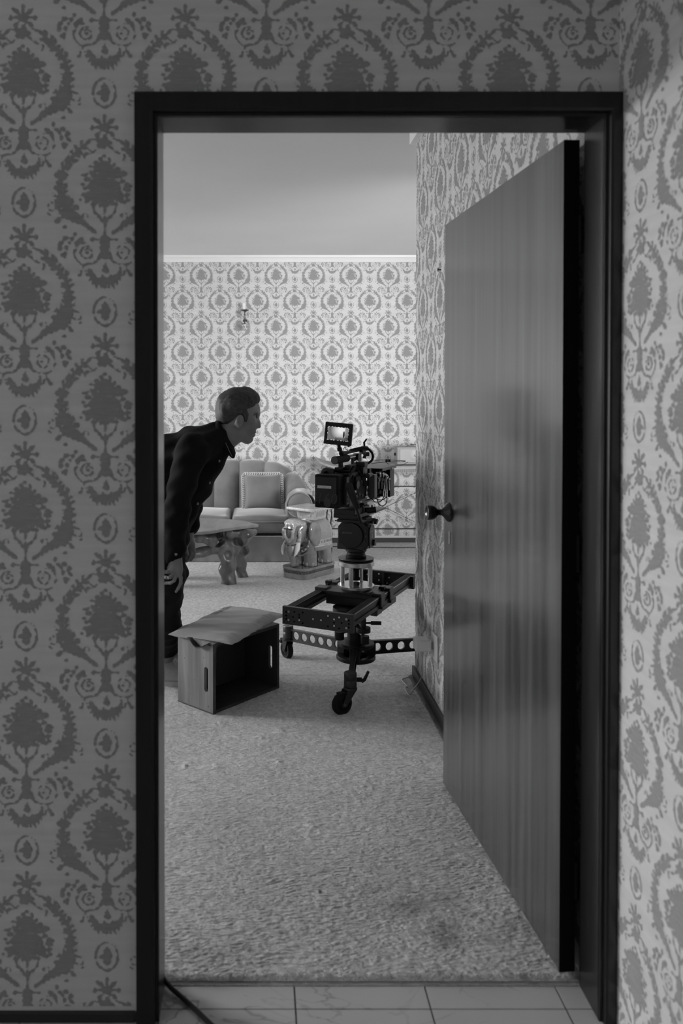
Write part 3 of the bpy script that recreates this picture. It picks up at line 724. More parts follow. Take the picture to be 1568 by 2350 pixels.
# console table with an upturned end and wire cross bracing
M['tablewood'] = vary(mat('console table top', .22, .45), .17, .27, (4, 4, 30), 4)
M['iron'] = mat('black wrought iron', .006, .5)
tb = thing('console_table', 'low-armed console table with upturned end, black iron legs and crossed wire braces', 'table', (1.225, 7.6, 0))
b = MB(); zt = .800
top = []
for k in range(-30, 31):
    u = k/30; x = u*.665; up = .045*max(0, (abs(u)-.78)/.22)**1.5; top.append((x, zt+up))
bot = [(x, z-.022-.012*(1-min(1, abs(x)/.6))) for x, z in top]
b.prism(top+bot[::-1], -.27, .27, smooth=False); part('table_top', b, 'tablewood', tb, bevel=.004)
b = MB(); b.bb((-.5, -.262, .745), (.5, -.25, .775)); 
for k in range(60): b.cyl((-.49+.98*k/59, -.264, .747), (-.49+.98*k/59, -.264, .773), .006, n=8)
part('fluted_apron', b, 'tablewood', tb)
for sx in (-1, 1):
    for y in (-.23, .2):
        x = sx*.556; pts = [(x+.004*math.sin(40*z), y+.004*math.cos(40*z), z) for z in np.linspace(0, .77, 60)]
        b = MB(); b.tube(pts, .0065, 8); part('leg', b, 'iron', tb)
for z in (.565, .155):
    b = MB(); b.cyl((-.556, .2, z), (.556, .2, z), .005, n=8); part('crossbar', b, 'iron', tb)
for sg in (1, -1):
    b = MB(); b.cyl((-.42, .2+.006*sg, .565 if sg > 0 else .155), (.42, .2+.006*sg, .155 if sg > 0 else .565), .0026, n=6); part('wire_brace', b, 'iron', tb)
# old table radio on the console
M['radio'] = mat('radio casing', .13, .4); M['radiof'] = mat('radio front', .3, .5); M['chrome'] = mat('chrome', .7, .12, metal=1)
M['dial'] = mat('dial plate', .34, .45)
rd = thing('table_radio', 'small vintage radio with round dial and top handle on the console table', 'radio', (1.50, 7.52, .80))
b = MB(); b.box((0, 0, .085), (.44, .15, .165)); part('casing', b, 'radio', rd, bevel=.006)
b = MB(); b.box((.0, -.078, .085), (.385, .008, .125)); part('front_panel', b, 'radiof', rd, bevel=.004)
b = MB(); b.lathe([(0, .006), (.01, .006), (.012, .003), (.045, .002), (.052, 0)], (-.055, -.083, .09), (0, -1, 0), 32); dl = part('dial', b, 'dial', rd)
b = MB(); b.lathe([(.010, 0), (.010, .010), (.006, .013), (0, .0135)], (-.055, -.086, .09), (0, -1, 0), 20); part('dial_knob', b, 'chrome', dl)
b = MB(); b.cyl((-.235, 0, .095), (-.215, 0, .095), .013, n=14); part('side_knob', b, 'iron', rd)
b = MB(); b.tube([(x, 0, .166+.022*(1-(x/.12)**2)**.5 if abs(x) < .12 else .166) for x in np.linspace(-.12, .12, 21)], .003, 8); part('handle', b, 'iron', rd)
b = MB()
pts = [(x, -.10+.01*math.sin(9*x), .004) for x in np.linspace(-.6, .6, 30)]
cab = thing('floor_cable', None, None) if False else None
b = MB(); b.tube([(x, 7.70-.10*math.cos((x-1.4)*1.6), .008) for x in np.linspace(.5, 2.4, 40)], .006, 8)
tag(part('slack_cable', b, 'iron', None), 'thin black cord lying in a slack curve on the carpet below the console table', 'cord')

# crystal candle sconce on the far wall
M['candle'] = mat('candle sleeve', .7, .5); M['crystal'] = mat('cut crystal', .95, .02, trans=.9); M['bronze'] = mat('aged bronze', .06, .3, metal=.6)
q = P(562, 720, 7.82)
sc = thing('wall_sconce', 'candle wall sconce with bronze dish and hanging crystals on the damask wall', 'sconce', (q.x, 7.9, 0))
y = -.085
b = MB(); b.lathe([(.0135, 0), (.0135, .062), (.011, .063), (0, .062)], (0, y, P(562, 711, 7.82).z), (0,0,1), 20); part('candle_sleeve', b, 'candle', sc)
z0 = P(562, 712, 7.82).z
b = MB(); b.lathe([(0, -.022), (.008, -.02), (.014, -.012), (.030, -.006), (.043, .001), (.045, .003), (.03, 0), (0, 0)], (0, y, z0), (0,0,1), 28); part('drip_dish', b, 'bronze', sc)
b = MB(); b.lathe([(0, -.085), (.004, -.083), (.008, -.075), (.005, -.06), (.009, -.05), (.005, -.035), (.007, -.02)], (0, y, z0), n=14)
b.tube([(0, 0, z0-.11), (0, -.02, z0-.125), (0, -.05, z0-.128), (0, y+.004, z0-.11), (0, y, z0-.08)], .005, 8); b.lathe([(.022, 0), (.022, .005), (.016, .010), (0, .012)], (0, 0, z0-.10), (0,-1,0), 20); part('arm', b, 'bronze', sc)
for k in range(7):
    a = 2*PI*k/7; cx, cy = .034*math.cos(a), y+.034*math.sin(a); l = .045
    b = MB(); b.lathe([(0, 0), (.004, -.006), (.0055, -l*.7), (0, -l)], (cx, cy, z0-.008), n=6, smooth=False); part('crystal_drop', b, 'crystal', sc)
for dx, dz, r in ((-.012, -.118, .0075), (.014, -.118, .0075)):
    b = MB(); b.ball((dx, y-.012, z0+dz), r, 12); part('crystal_bead', b, 'chrome', sc)
for dx, dz in ((-.020, -.128), (.018, -.13), (0, -.155)):
    b = MB(); b.lathe([(0, 0), (.006, -.012), (.011, -.026), (.007, -.038), (0, -.044)], (dx, y-.004, z0+dz), n=7, smooth=False); part('crystal_drop', b, 'crystal', sc)

# ------------------------------------------------------------------ ceramic elephant stool
def ceramic(name, lo, hi, sc=30, rough=.16):
    return vary(mat(name, lo, rough, coat=.6), lo, hi, (sc, sc, sc), 3)
M['glaze'] = ceramic('grey celadon glaze', .15, .24, 14); M['glazel'] = ceramic('pale glaze', .27, .42, 60); M['glazed'] = mat('dark glaze', .015, .25)
M['glazem'] = ceramic('mid glaze', .20, .28, 90); M['tusk'] = mat('ivory glaze', .62, .2, coat=.5)
el = thing('elephant_stool', 'glazed ceramic elephant stool on a fretwork plinth beside the sofa', 'stool', (.41, 6.47, 0), math.atan2(-.70, -.62))
# local +x is where the elephant looks, z up
def rrect(hx, hy, r, n=7):
    o = []
    for cx, cy, a0 in ((hx-r, hy-r, 0), (-hx+r, hy-r, 90), (-hx+r, -hy+r, 180), (hx-r, -hy+r, 270)):
        for k in range(n): a = R(a0+90*k/(n-1)); o.append((cx+r*math.cos(a), cy+r*math.sin(a)))
    return o
b = MB(); b.prism(rrect(.222, .122, .075), 0, .075, 'z', smooth=True); b.prism(rrect(.228, .128, .08), .075, .094, 'z', smooth=True); plinth = part('plinth', b, 'glaze', el, bevel=.004, segs=3)
# fretwork band of little dark hooks
b = MB(); o = rrect(.2235, .1235, .0765, 9); o.append(o[0]); L = [0]
for p, q in zip(o[:-1], o[1:]): L.append(L[-1]+math.hypot(q[0]-p[0], q[1]-p[1]))
xs_, ys_ = [p[0] for p in o], [p[1] for p in o]; NF = 46
def onrim(s, z, d=0):
    s = s % L[-1]; x, y = np.interp(s, L, xs_), np.interp(s, L, ys_); n = Vector((x/.22**2*.22, y/.12, 0)).normalized() if False else Vector((0,0,0)); return (x, y, z)
st = L[-1]/NF
for k in range(NF):
    s = k*st
    for (u0, u1, z0, z1) in ((.0, 1.0, .068, .072), (.0, .7, .052, .056), (.0, .14, .052, .072), (.32, .46, .056, .066), (.46, .8, .061, .065), (.7, .82, .052, .062)):
        V = []; nn = 3
        for i in range(nn):
            for z in (z0, z1): V.append(onrim(s+st*(u0+(u1-u0)*i/(nn-1)), z))
        b.add(V, [(2*i, 2*i+2, 2*i+3, 2*i+1) for i in range(nn-1)])
part('fretwork_band', b, 'glazed', plinth, label='dark key-pattern band')
bl = Blob()
bl.egg((-.055, 0, .31), (.135, .098, .10), .03).egg((.03, 0, .315), (.10, .10, .10), .04).egg((-.14, 0, .28), (.06, .075, .09), .04)
for sx, sy in ((.06, .052), (.06, -.052), (-.13, .052), (-.13, -.052)):
    bl.chain([(sx, sy, .27, .050), (sx, sy, .17, .043), (sx, sy*1.05, .105, .050)], .025)
bl.egg((.155, 0, .345), (.062, .060, .070), .03).egg((.168, 0, .30), (.045, .05, .05), .02).egg((.14, .035, .375), (.035, .03, .03), .02).egg((.14, -.035, .375), (.035, .03, .03), .02)
bl.chain([(.19, 0, .30, .036), (.207, 0, .24, .029), (.205, 0, .16, .023), (.196, 0, .118, .021), (.160, -.0, .112, .018), (.140, -.0, .128, .015)], .012)
for s in (1, -1):                                  # ears
    bl.egg((.085, s*.104, .340), (.056, .020, .074), .014, rot=Matrix.Rotation(R(-28*s), 3, 'Z'))
    bl.egg((.070, s*.110, .285), (.036, .016, .046), .014, rot=Matrix.Rotation(R(-30*s), 3, 'Z'))
bl.chain([(-.195, 0, .33, .012), (-.205, 0, .25, .010), (-.20, .02, .17, .012)], .01)
bl.box((0, 0, .088), (.30, .30, .006), .001, .002, sub=True)
blob_part('body', bl, (-.24, -.15, .085), (.26, .15, .45), .0055, 'glaze', el)
b = MB()
for s in (1, -1):
    b.tube([(.185, s*.036, .285), (.205, s*.046, .25), (.222, s*.047, .222), (.235, s*.044, .200)], [.016, .015, .010, .002], 12)
    part('tusk', b, 'tusk', el); b = MB()
for sx, sy in ((.06, .055), (.06, -.055), (-.13, .055), (-.13, -.055)):
    b = MB()
    for a in (-60, 0, 60):
        q = R(a); b.ball((sx+.044*math.cos(q), sy+.040*math.sin(q)*1, .108), (.014, .014, .017), 12)
    for a in (-90, 90): q = R(a); b.ball((sx, sy+.046*math.sin(q), .108), (.014, .012, .017), 12) if False else None
    part('toenails', b, 'glazem', el)
# blanket over the back
def blanket(b, x0, x1, a0, a1, r, mi=0, zlow=None, nx=14, na=26, wav=0.):
    for side in (0, 1):
        def fn(i, j):
            x = x0+(x1-x0)*i/(nx-1); a = a0+(a1-a0)*j/(na-1); q = R(a)
            rx = math.sqrt(max(.1, 1-((x+.04)/.26)**2)); ry, rz = (.104+r)*rx+.004, (.104+r)*rx+.004
            z = .312+rz*math.cos(q) if abs(a) < 90 else .312-(abs(a)-90)/90*.16
            y = ry*math.sin(q) if abs(a) < 90 else math.copysign(ry, a)
            if wav and j in (0, na-1): z -= wav*abs(math.sin(i*1.3))
            return (x, y, z)
    b.grid(fn, nx, na, mi=mi, flip=True)
b = MB(); blanket(b, -.155, .065, -135, 135, .000, nx=24, na=40); cl = part('saddle_cloth', b, 'glazel', el, label='pale bordered saddle cloth')
cl.modifiers.new('t', 'SOLIDIFY').thickness = .005
b = MB(); blanket(b, -.125, .035, -108, 108, .012, nx=20, na=40); part('cloth_panel', b, 'glazem', cl)
for s in (1, -1):
    b = MB(); n = 12
    for k in range(n):
        x = -.15+.21*k/(n-1); rx = math.sqrt(1-((x+.04)/.26)**2); y = s*((.104+.003)*rx+.0045); z = .262
        for dz in (-.008, .008): b.add([(x-.008, y, z+dz), (x, y+.0005*s, z+dz*.2), (x+.008, y, z+dz), (x, y, z+dz*1.5)], [(0,1,2,3) if (dz > 0) == (s > 0) else (3,2,1,0)])
        b.box((x, y+.001*s, z), (.005, .002, .018))
    part('dark_border', b, 'glazed', cl)
    b = MB()
    for k in range(26):
        x = -.155+.22*k/25; rx = math.sqrt(1-((x+.04)/.26)**2); y = s*((.104)*rx+.006); b.tube([(x, y, .235), (x, y+.003*s, .218), (x, y, .202)], [.0035, .005, .003], 6)
    part('tassel_fringe', b, 'glazem', cl)
# harness, headdress
b = MB(); b.tube([(.11, .075*math.cos(a), .30+.085*math.sin(a)) for a in np.linspace(PI*1.02, PI*1.98, 18)], .008, 8)
for k in range(9): a = PI*(1.06+.88*k/8); b.ball((.125, .078*math.cos(a), .30+.092*math.sin(a)), .010, 10)
for k, zz in enumerate((.255, .225, .195)): b.tube([(.108, -.058+.0*k, zz), (.118, -.03, zz-.02), (.12, 0, zz-.026), (.118, .03, zz-.02), (.108, .058, zz)], .007, 8)
part('chest_harness', b, 'glazem', el)
bl = Blob(); bl.egg((.158, 0, .395), (.05, .062, .022), .01)
for k in range(16): a = 2*PI*k/16; bl.egg((.158+.046*math.cos(a), .056*math.sin(a), .388), .012, .006)
for s in (1, -1):
    bl.chain([(.20, s*.028, .385, .009), (.222, s*.030, .35, .009), (.224, s*.026, .315, .009), (.222, s*.0, .292, .012)], .006); bl.egg((.192, s*.055, .335), (.014, .012, .03), .006); bl.egg((.196, s*.052, .30), .013, .005)
blob_part('headdress', bl, (.09, -.09, .27), (.25, .09, .43), .004, 'glazel', el)
part('dark_band', MB().tube([(.228, -.03, .362), (.232, 0, .366), (.228, .03, .362)], .003, 6), 'glazed', el)
part('dark_band', MB().tube([(.205, -.040, .276), (.222, -.02, .270), (.232, .0, .268), (.222, .02, .270), (.205, .04, .276)], .003, 6), 'glazed', el)
for s in (1, -1): part('eye', MB().ball((.199, s*.043, .325), (.006, .005, .004), 10), 'glazed', el)
# seat on its back
b = MB(); b.box((-.03, 0, .49), (.15, .165, .08), taper=1.12); part('howdah', b, 'glazel', el, bevel=.006)
for s in (1, -1): part('howdah_panel', MB().box((-.03, s*.0885, .498), (.10, .004, .038)), 'glazem', el)
part('howdah_panel', MB().box((.0515, 0, .498), (.004, .11, .038)), 'glazem', el)
b = MB(); b.prism(rrect(.140, .135, .02), .529, .553, 'z', smooth=True); seat = part('seat', b, 'glazel', el, bevel=.006, segs=3)
b = MB(); b.lathe([(.05, .550), (.052, .5545), (.06, .556), (.075, .556), (.085, .5545), (.087, .550)][::-1], (0, 0, 0), n=40); part('seat_ring', b, 'glazem', seat)

def grow(o):
    for c in list(o.children): grow(c)
    if o.type != 'MESH' or o.name.split('.')[0] in ('plinth', 'fretwork_band', 'howdah', 'howdah_panel', 'seat', 'seat_ring'): return
    me = o.data; V = np.empty(len(me.vertices)*3); me.vertices.foreach_get('co', V); V = V.reshape(-1, 3)
    k = np.clip((V[:,0]-.09)/.06, 0, 1)*np.clip((V[:,2]-.13)/.12, 0, 1); k = k*k*(3-2*k)
    C = np.array([.150, 0, .350]); W = V+(V-C)*k[:,None]*np.array([.24, .30, .20])+k[:,None]*np.array([.012, 0, .004])
    W[:,1] *= 1.12; W[:,0] *= 1.02; W[:,2] = .09+(W[:,2]-.09)*1.115
    me.vertices.foreach_set('co', W.ravel()); me.update()
grow(el)

# ------------------------------------------------------------------ root-wood coffee table
M['root'] = vary(mat('varnished root wood', .12, .3, coat=.5), .03, .20, (9, 9, 3.5), 6, .35, (60, 60, 14), .004, dist=1.6)
M['roottop'] = vary(mat('waxed slab top', .24, .38, coat=.2), .19, .29, (14, 3, 3), 5, dist=.8)
ct = thing('coffee_table', 'live-edge root-wood coffee table on gnarled legs in front of the sofa', 'table', (-.55, 6.15, 0))
edge = [(-.62,-.05),(-.58,-.25),(-.42,-.36),(-.22,-.33),(-.06,-.345),(.10,-.335),(.20,-.30),(.30,-.20),(.40,-.12),(.50,-.04),(.555,.02),(.50,.10),(.44,.20),(.30,.28),(.10,.33),(-.15,.30),(-.40,.34),(-.60,.22)]
def smooth_loop(p, n=5):
    o = []; k = len(p)
    for i in range(k):
        p0, p1, p2, p3 = (Vector(p[(i+d) % k]) for d in (-1, 0, 1, 2))
        for j in range(n):
            t = j/n; o.append(tuple(.5*((2*p1)+(-p0+p2)*t+(2*p0-5*p1+4*p2-p3)*t*t+(-p0+3*p1-3*p2+p3)*t**3)))
    return o
lp = smooth_loop(edge)
b = MB(); b.prism(lp, .434, .457, 'z', smooth=True); part('table_top', b, 'roottop', ct, bevel=.008, segs=3)
bl = Blob()
fx, fy = .315, -.01                                 # front leg
bl.chain([(fx, fy, -.02, .050), (fx-.01, fy, .12, .046), (fx+.0, fy, .22, .058), (fx+.02, fy+.01, .33, .060), (fx+.04, fy-.05, .42, .07)], .03)
bl.chain([(fx+.035, fy+.02, .0, .038), (fx+.03, fy+.01, .14, .03), (fx+.01, fy, .26, .05)], .03)
bl.chain([(.43, .24, -.02, .045), (.41, .22, .10, .038), (.425, .19, .22, .048), (.40, .14, .33, .06), (.36, .08, .42, .07)], .03)
bl.chain([(fx+.05, fy, .30, .055), (.42, -.03, .35, .050), (.47, .0, .395, .05)], .035)
bl.chain([(fx-.02, fy-.02, .285, .038), (.20, -.10, .285, .034), (.08, -.14, .255, .036), (-.05, -.16, .27, .030), (-.20, -.15, .30, .04), (-.34, -.1, .36, .06)], .03)
bl.chain([(fx-.03, fy-.03, .32, .03), (.22, -.16, .36, .032), (.12, -.22, .395, .035)], .03)
bl.chain([(-.36, -.1, -.02, .055), (-.34, -.1, .18, .045), (-.36, -.08, .34, .07)], .03)
bl.chain([(-.30, .18, -.02, .05), (-.28, .15, .2, .04), (-.3, .1, .38, .07)], .03)
bl.chain([(.38, .10, .36, .06), (.0, .1, .40, .05), (-.3, .08, .38, .07)], .03)
bl.egg((.44, -.055, .385), (.075, .05, .045), .02).egg((.405, -.085, .335), (.045, .06, .030), .015, sub=True, rot=Matrix.Rotation(R(35), 3, 'Y'))
bl.egg((.265, -.09, .335), (.040, .06, .030), .012, sub=True, rot=Matrix.Rotation(R(-40), 3, 'Y')).egg((.33, -.075, .235), (.022, .03, .03), .02, sub=True).egg((.48, -.03, .40), (.06, .04, .04), .02)
bl.box((0, 0, -.05), (1, 1, .05), .0, .002, sub=True)
bl.box((0, 0, .47), (1, 1, .04), .0, .002, sub=True)
blob_part('root_base', bl, (-.48, -.32, -.01), (.58, .36, .45), .0085, 'root', ct, warp=lambda Q: .009*np.sin(Q[:,0]*38+Q[:,2]*21)*np.sin(Q[:,1]*33-Q[:,2]*26))

# ------------------------------------------------------------------ wooden crate with a padded envelope
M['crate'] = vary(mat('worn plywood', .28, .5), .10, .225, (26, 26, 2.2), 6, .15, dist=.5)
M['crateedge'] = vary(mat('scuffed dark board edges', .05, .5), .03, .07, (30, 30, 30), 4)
M['cratein'] = vary(mat('dark crate boards', .035, .55), .025, .045, (14, 14, 2.5), 4)  # inner boards and far end, coloured darker than the near end panel
c0 = PF(489, 1641, .005); cr_ = PF(641, 1580, .005); c1 = PF(404, 1612, .005)
ux = (cr_-c0).normalized(); uy = Vector((-ux.y, ux.x, 0)); CL = (cr_-c0).length; CW = max(.2, (c1-c0).dot(uy)); CHt = .318
crate = thing('wooden_crate', 'open plywood crate with slot handles standing on end beside the man', 'crate', c0, math.atan2(ux.y, ux.x))
t = .016
def slot_panel(x0, x1, name, m):
    """end board with an oval hand slot"""
    b = MB(); N = 28; sy, sz, hw, hh = CW*.19, CHt*.47, .0125, .056
    inn = [(sy+hw*math.cos(a)+0, sz+(hh-hw)*(1 if math.sin(a) >= 0 else -1)+hw*math.sin(a)) for a in [2*PI*(k+.5)/N for k in range(N)]]
    out = []
    for y, z in inn:
        dy, dz = y-sy, z-sz; k = min(((CW-sy) if dy > 0 else sy)/max(abs(dy), 1e-6), ((CHt-sz) if dz > 0 else sz)/max(abs(dz), 1e-6)); out.append((sy+dy*k, sz+dz*k))
    for cy, cz in ((0, 0), (CW, 0), (CW, CHt), (0, CHt)):
        i = min(range(N), key=lambda q: math.hypot(out[q][0]-cy, out[q][1]-cz)); out[i] = (cy, cz)
    V = [(x, y, z) for x in (x0, x1) for lst in (inn, out) for y, z in lst]; F = []
    for i in range(N):
        j = (i+1) % N; F += [(i, j, N+j, N+i)[::-1] if True else 0, (2*N+i, 2*N+j, 3*N+j, 3*N+i), (i, 2*N+i, 2*N+j, j)[::-1] if False else (i, j, 2*N+j, 2*N+i), (N+i, 3*N+i, 3*N+j, N+j)]
    b.add(V, F); o = part(name, b, m, crate); return o
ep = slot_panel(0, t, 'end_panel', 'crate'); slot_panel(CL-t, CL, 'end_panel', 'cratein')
part('edge_strip', MB().bb((-.0008, -.0015, 0), (t+.0005, .0002, CHt)).bb((-.0012, -.001, 0), (.001, CW, .007)), 'crateedge', ep, label='dark scuffed edge')
for y_, z_, r_ in ((.06, .245, .0022), (.12, .13, .0018), (.19, .215, .002), (.15, .06, .0016), (.03, .03, .003), (.205, .10, .0018)): part('dark_knot', MB().ball((-.0002, y_, z_), (.0006, r_, r_*1.5), 8), 'crateedge', ep)
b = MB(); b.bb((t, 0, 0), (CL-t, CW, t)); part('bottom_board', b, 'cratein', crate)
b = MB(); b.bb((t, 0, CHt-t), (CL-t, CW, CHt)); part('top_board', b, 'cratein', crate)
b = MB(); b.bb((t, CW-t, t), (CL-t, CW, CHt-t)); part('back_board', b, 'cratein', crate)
M['kraft'] = vary(mat('kraft paper', .36, .6), .33, .38, (6, 6, 6), 4, .3, (50, 50, 50), .002)
M['ink'] = mat('printed ink', .10, .7); M['tape'] = mat('black webbing', .012, .7)
env = thing('padded_envelope', 'creased brown padded envelope lying on top of the wooden crate', 'envelope', c0+ux*.052+uy*-.066, math.atan2(ux.y, ux.x)+R(15.6))
x0, x1, y0, y1 = -.004, .565, 0, .335
def envz(x, y):
    u = (x-x0)/(x1-x0); v = (y-y0)/(y1-y0); e = max(0, min(u, 1-u))*2; f = max(0, min(v, 1-v))*2
    puff = .019*(1-(1-min(1, e*2.4))**2)**.6*(1-(1-min(1, f*2.4))**2)**.6
    w = .003*math.sin(26*x+7*y)*math.sin(17*y-5*x)+.0018*math.sin(70*x+40*y)+.0042*math.sin(120*x+9*math.sin(17*x))*max(0, 1-abs(f-.22)*5)*(1 if v < .5 else 0)
    return CHt+.003+puff, w
b = MB(); n1, n2 = 60, 34
def etop(i, j):
    x = x0+(x1-x0)*i/n1; y = y0+(y1-y0)*j/n2; z, w = envz(x, y); u = i/n1
    x += .006*math.sin(9*y)+(.012*(1-j/n2) if i == 0 else 0); dr = 0
    dr = -.010*max(0, 1-i/7)*(1-abs(2*j/n2-1.0))-.004*max(0, 1-j/5)
    return (x, y, z+w*.8+dr)
def ebot(i, j):
    x, y, z = etop(i, j); e = min(i, n1-i)/n1*2; f = min(j, n2-j)/n2*2; pz = envz(x0+(x1-x0)*i/n1, y0+(y1-y0)*j/n2)[0]
    return (x, y, z-.0015-(pz-CHt-.003))
b.grid(etop, n1+1, n2+1); b.grid(ebot, n1+1, n2+1, flip=True)
e0 = part('paper_sleeve', b, 'kraft', env)
tx = bpy.data.curves.new('print', 'FONT')
tx.body = 'MISSION AIR\nOUTER KARTON'; tx.size = .027; tx.extrude = .0002; tx.space_line = .8
to = bpy.data.objects.new('print', tx); S.collection.objects.link(to)
bpy.context.view_layer.update(); me = bpy.data.meshes.new_from_object(to.evaluated_get(bpy.context.evaluated_depsgraph_get())); bpy.data.objects.remove(to)
me.materials.clear(); me.materials.append(M['ink'])
for v in me.vertices:
    x = x1-.24+v.co.x; y = y1-.042+v.co.y; zz, ww = envz(x, y); v.co = (x, y, zz+ww*.8+.0015+v.co.z)
link('print', me, e0)
strap = thing('webbing_strap', 'black webbing strap hanging out under the envelope on the crate end', 'strap', c0, math.atan2(ux.y, ux.x))
b = MB()
def sf(i, j):
    u = i/24; y = .02+.14*u; z = CHt+.001-.026*math.sin(PI*min(1, u*1.15))**1.5-.004; return (-.014-.010*math.sin(PI*u)+.012*j, y, z+.001*j)
b.grid(sf, 25, 3); so = part('strap', b, 'tape', strap); so.name = 'webbing'; so.modifiers.new('t', 'SOLIDIFY').thickness = .003
b = MB(); b.box((-.012, .018, CHt-.004), (.018, .022, .004)); part('buckle', b, 'tape', strap)

# ------------------------------------------------------------------ small things on and by the side wall
M['plastic'] = mat('off-white plastic', .62, .4); M['wire'] = mat('off-white cable', .40, .5)
q = P(966, 1478, 3.66)
so = thing('wall_socket', 'cream wall socket plate low on the damask side wall', 'socket', (XR, 3.62, q.z))
b = MB(); b.box((-.005, 0, 0), (.010, .115, .115)); part('plate', b, 'plastic', so, bevel=.003)
pl_ = thing('power_adapter', 'blocky cream power adapter plugged in low on the side wall', 'adapter', (XR, 3.66, q.z))
b = MB(); b.box((-.055, 0, 0), (.07, .075, .052)); part('housing', b, 'plastic', pl_, bevel=.006, segs=3); b = MB(); b.box((-.015, 0, 0), (.012, .04, .035)); part('plug_face', b, 'plastic', pl_)
zc = q.z
pts = [(XR-.05, 3.66, zc-.02), P(969, 1515, 3.68), P(970, 1543, 3.72), P(964, 1562, 3.80), PF(952, 1578, .012), PF(940, 1594, .008), PF(933, 1586, .008), PF(931, 1578, .008), PF(937, 1576, .010)]
def spline(pts, n=8):
    o = []; k = len(pts)
    for i in range(k-1):
        p0, p1, p2, p3 = (Vector(pts[min(max(i+d, 0), k-1)]) for d in (-1, 0, 1, 2))
        for j in range(n):
            t = j/n; o.append(.5*((2*p1)+(-p0+p2)*t+(2*p0-5*p1+4*p2-p3)*t*t+(-p0+3*p1-3*p2+p3)*t**3))
    return o+[Vector(pts[-1])]
tag(part('adapter_cable', MB().tube(spline(pts), .0026, 8), 'wire', None), 'thin pale cable dropping from the power adapter and curling on the carpet', 'cable')
tag(part('loose_cable', MB().tube(spline([PF(936, 1575, .01), PF(929, 1568, .008), PF(923, 1561, .008), PF(926, 1557, .008), PF(940, 1554, .012), PF(953, 1553, .015)]), .0026, 8), 'wire', None), 'thin cable bent round the end of the side-wall skirting', 'cable')
q = P(1007, 619, 3.55)
hk = thing('wall_hook', 'tiny dark hook high on the damask side wall', 'hook', (XR, 3.55, q.z))
b = MB(); b.cyl((0, 0, 0), (-.012, 0, 0), .003, n=8); b.tube([(-.012, 0, -.008), (-.014, 0, 0), (-.012, 0, .008)], .002, 6); part('pin', b, 'iron', hk)
pts = [(-.42, 2.16, .016), (-.30, 2.045, .018), PF(384, 2257, .016), PF(404, 2277, .010), PF(440, 2309, .0065), PF(483, 2350, .0065), (-.005, 1.70, .0065), (.09, 1.50, .0065), (.16, 1.1, .0065), (.10, .5, .0065)]
tag(part('floor_cable', MB().tube(spline(pts, 10), .0055, 10), 'tape', None), 'thick black cable running over the marble threshold beside the door frame', 'cable')

# ------------------------------------------------------------------ camera rig
M['anod'] = mat('black anodised metal', .0045, .42, spec=.35); M['anodg'] = mat('dark grey metal', .016, .4, spec=.4); M['rubber'] = mat('black rubber', .006, .7, spec=.25)
M['alu'] = mat('milled aluminium', .50, .28, metal=.95); M['alud'] = mat('grey painted metal', .06, .4, metal=.2); M['lit'] = mat('lit indicator', .8, .5, emit=.8)
M['foam'] = mat('foam grip', .026, .9, spec=.2); M['whitep'] = mat('white print', .55, .5); M['glass'] = mat('lens glass', .02, .03, coat=1.)
M['greyp'] = mat('faint grey print', .014, .5); M['dimp'] = mat('dull white print', .16, .5); M['hole'] = mat('drilled hole', .002, .9, spec=.0)
def text(name, body, size, Mx, m, parent, ext=.0003, align='LEFT', shear=0.):
    c = bpy.data.curves.new(name, 'FONT'); c.body = body; c.size = size; c.extrude = ext; c.align_x = align; c.align_y = 'CENTER'; c.shear = shear
    o = bpy.data.objects.new(name, c); S.collection.objects.link(o); bpy.context.view_layer.update()
    me = bpy.data.meshes.new_from_object(o.evaluated_get(bpy.context.evaluated_depsgraph_get())); bpy.data.objects.remove(o)
    me.transform(Mx); me.materials.clear(); me.materials.append(M[m]); return link(name, me, parent)
def frame(loc, xdir, up=(0,0,1)):
    """text frame: baseline along xdir, facing xdir x up"""
    x = Vector(xdir).normalized(); u = Vector(up).normalized(); n = x.cross(u); u = n.cross(x)
    return Matrix(((x.x, u.x, n.x, loc[0]), (x.y, u.y, n.y, loc[1]), (x.z, u.z, n.z, loc[2]), (0,0,0,1)))
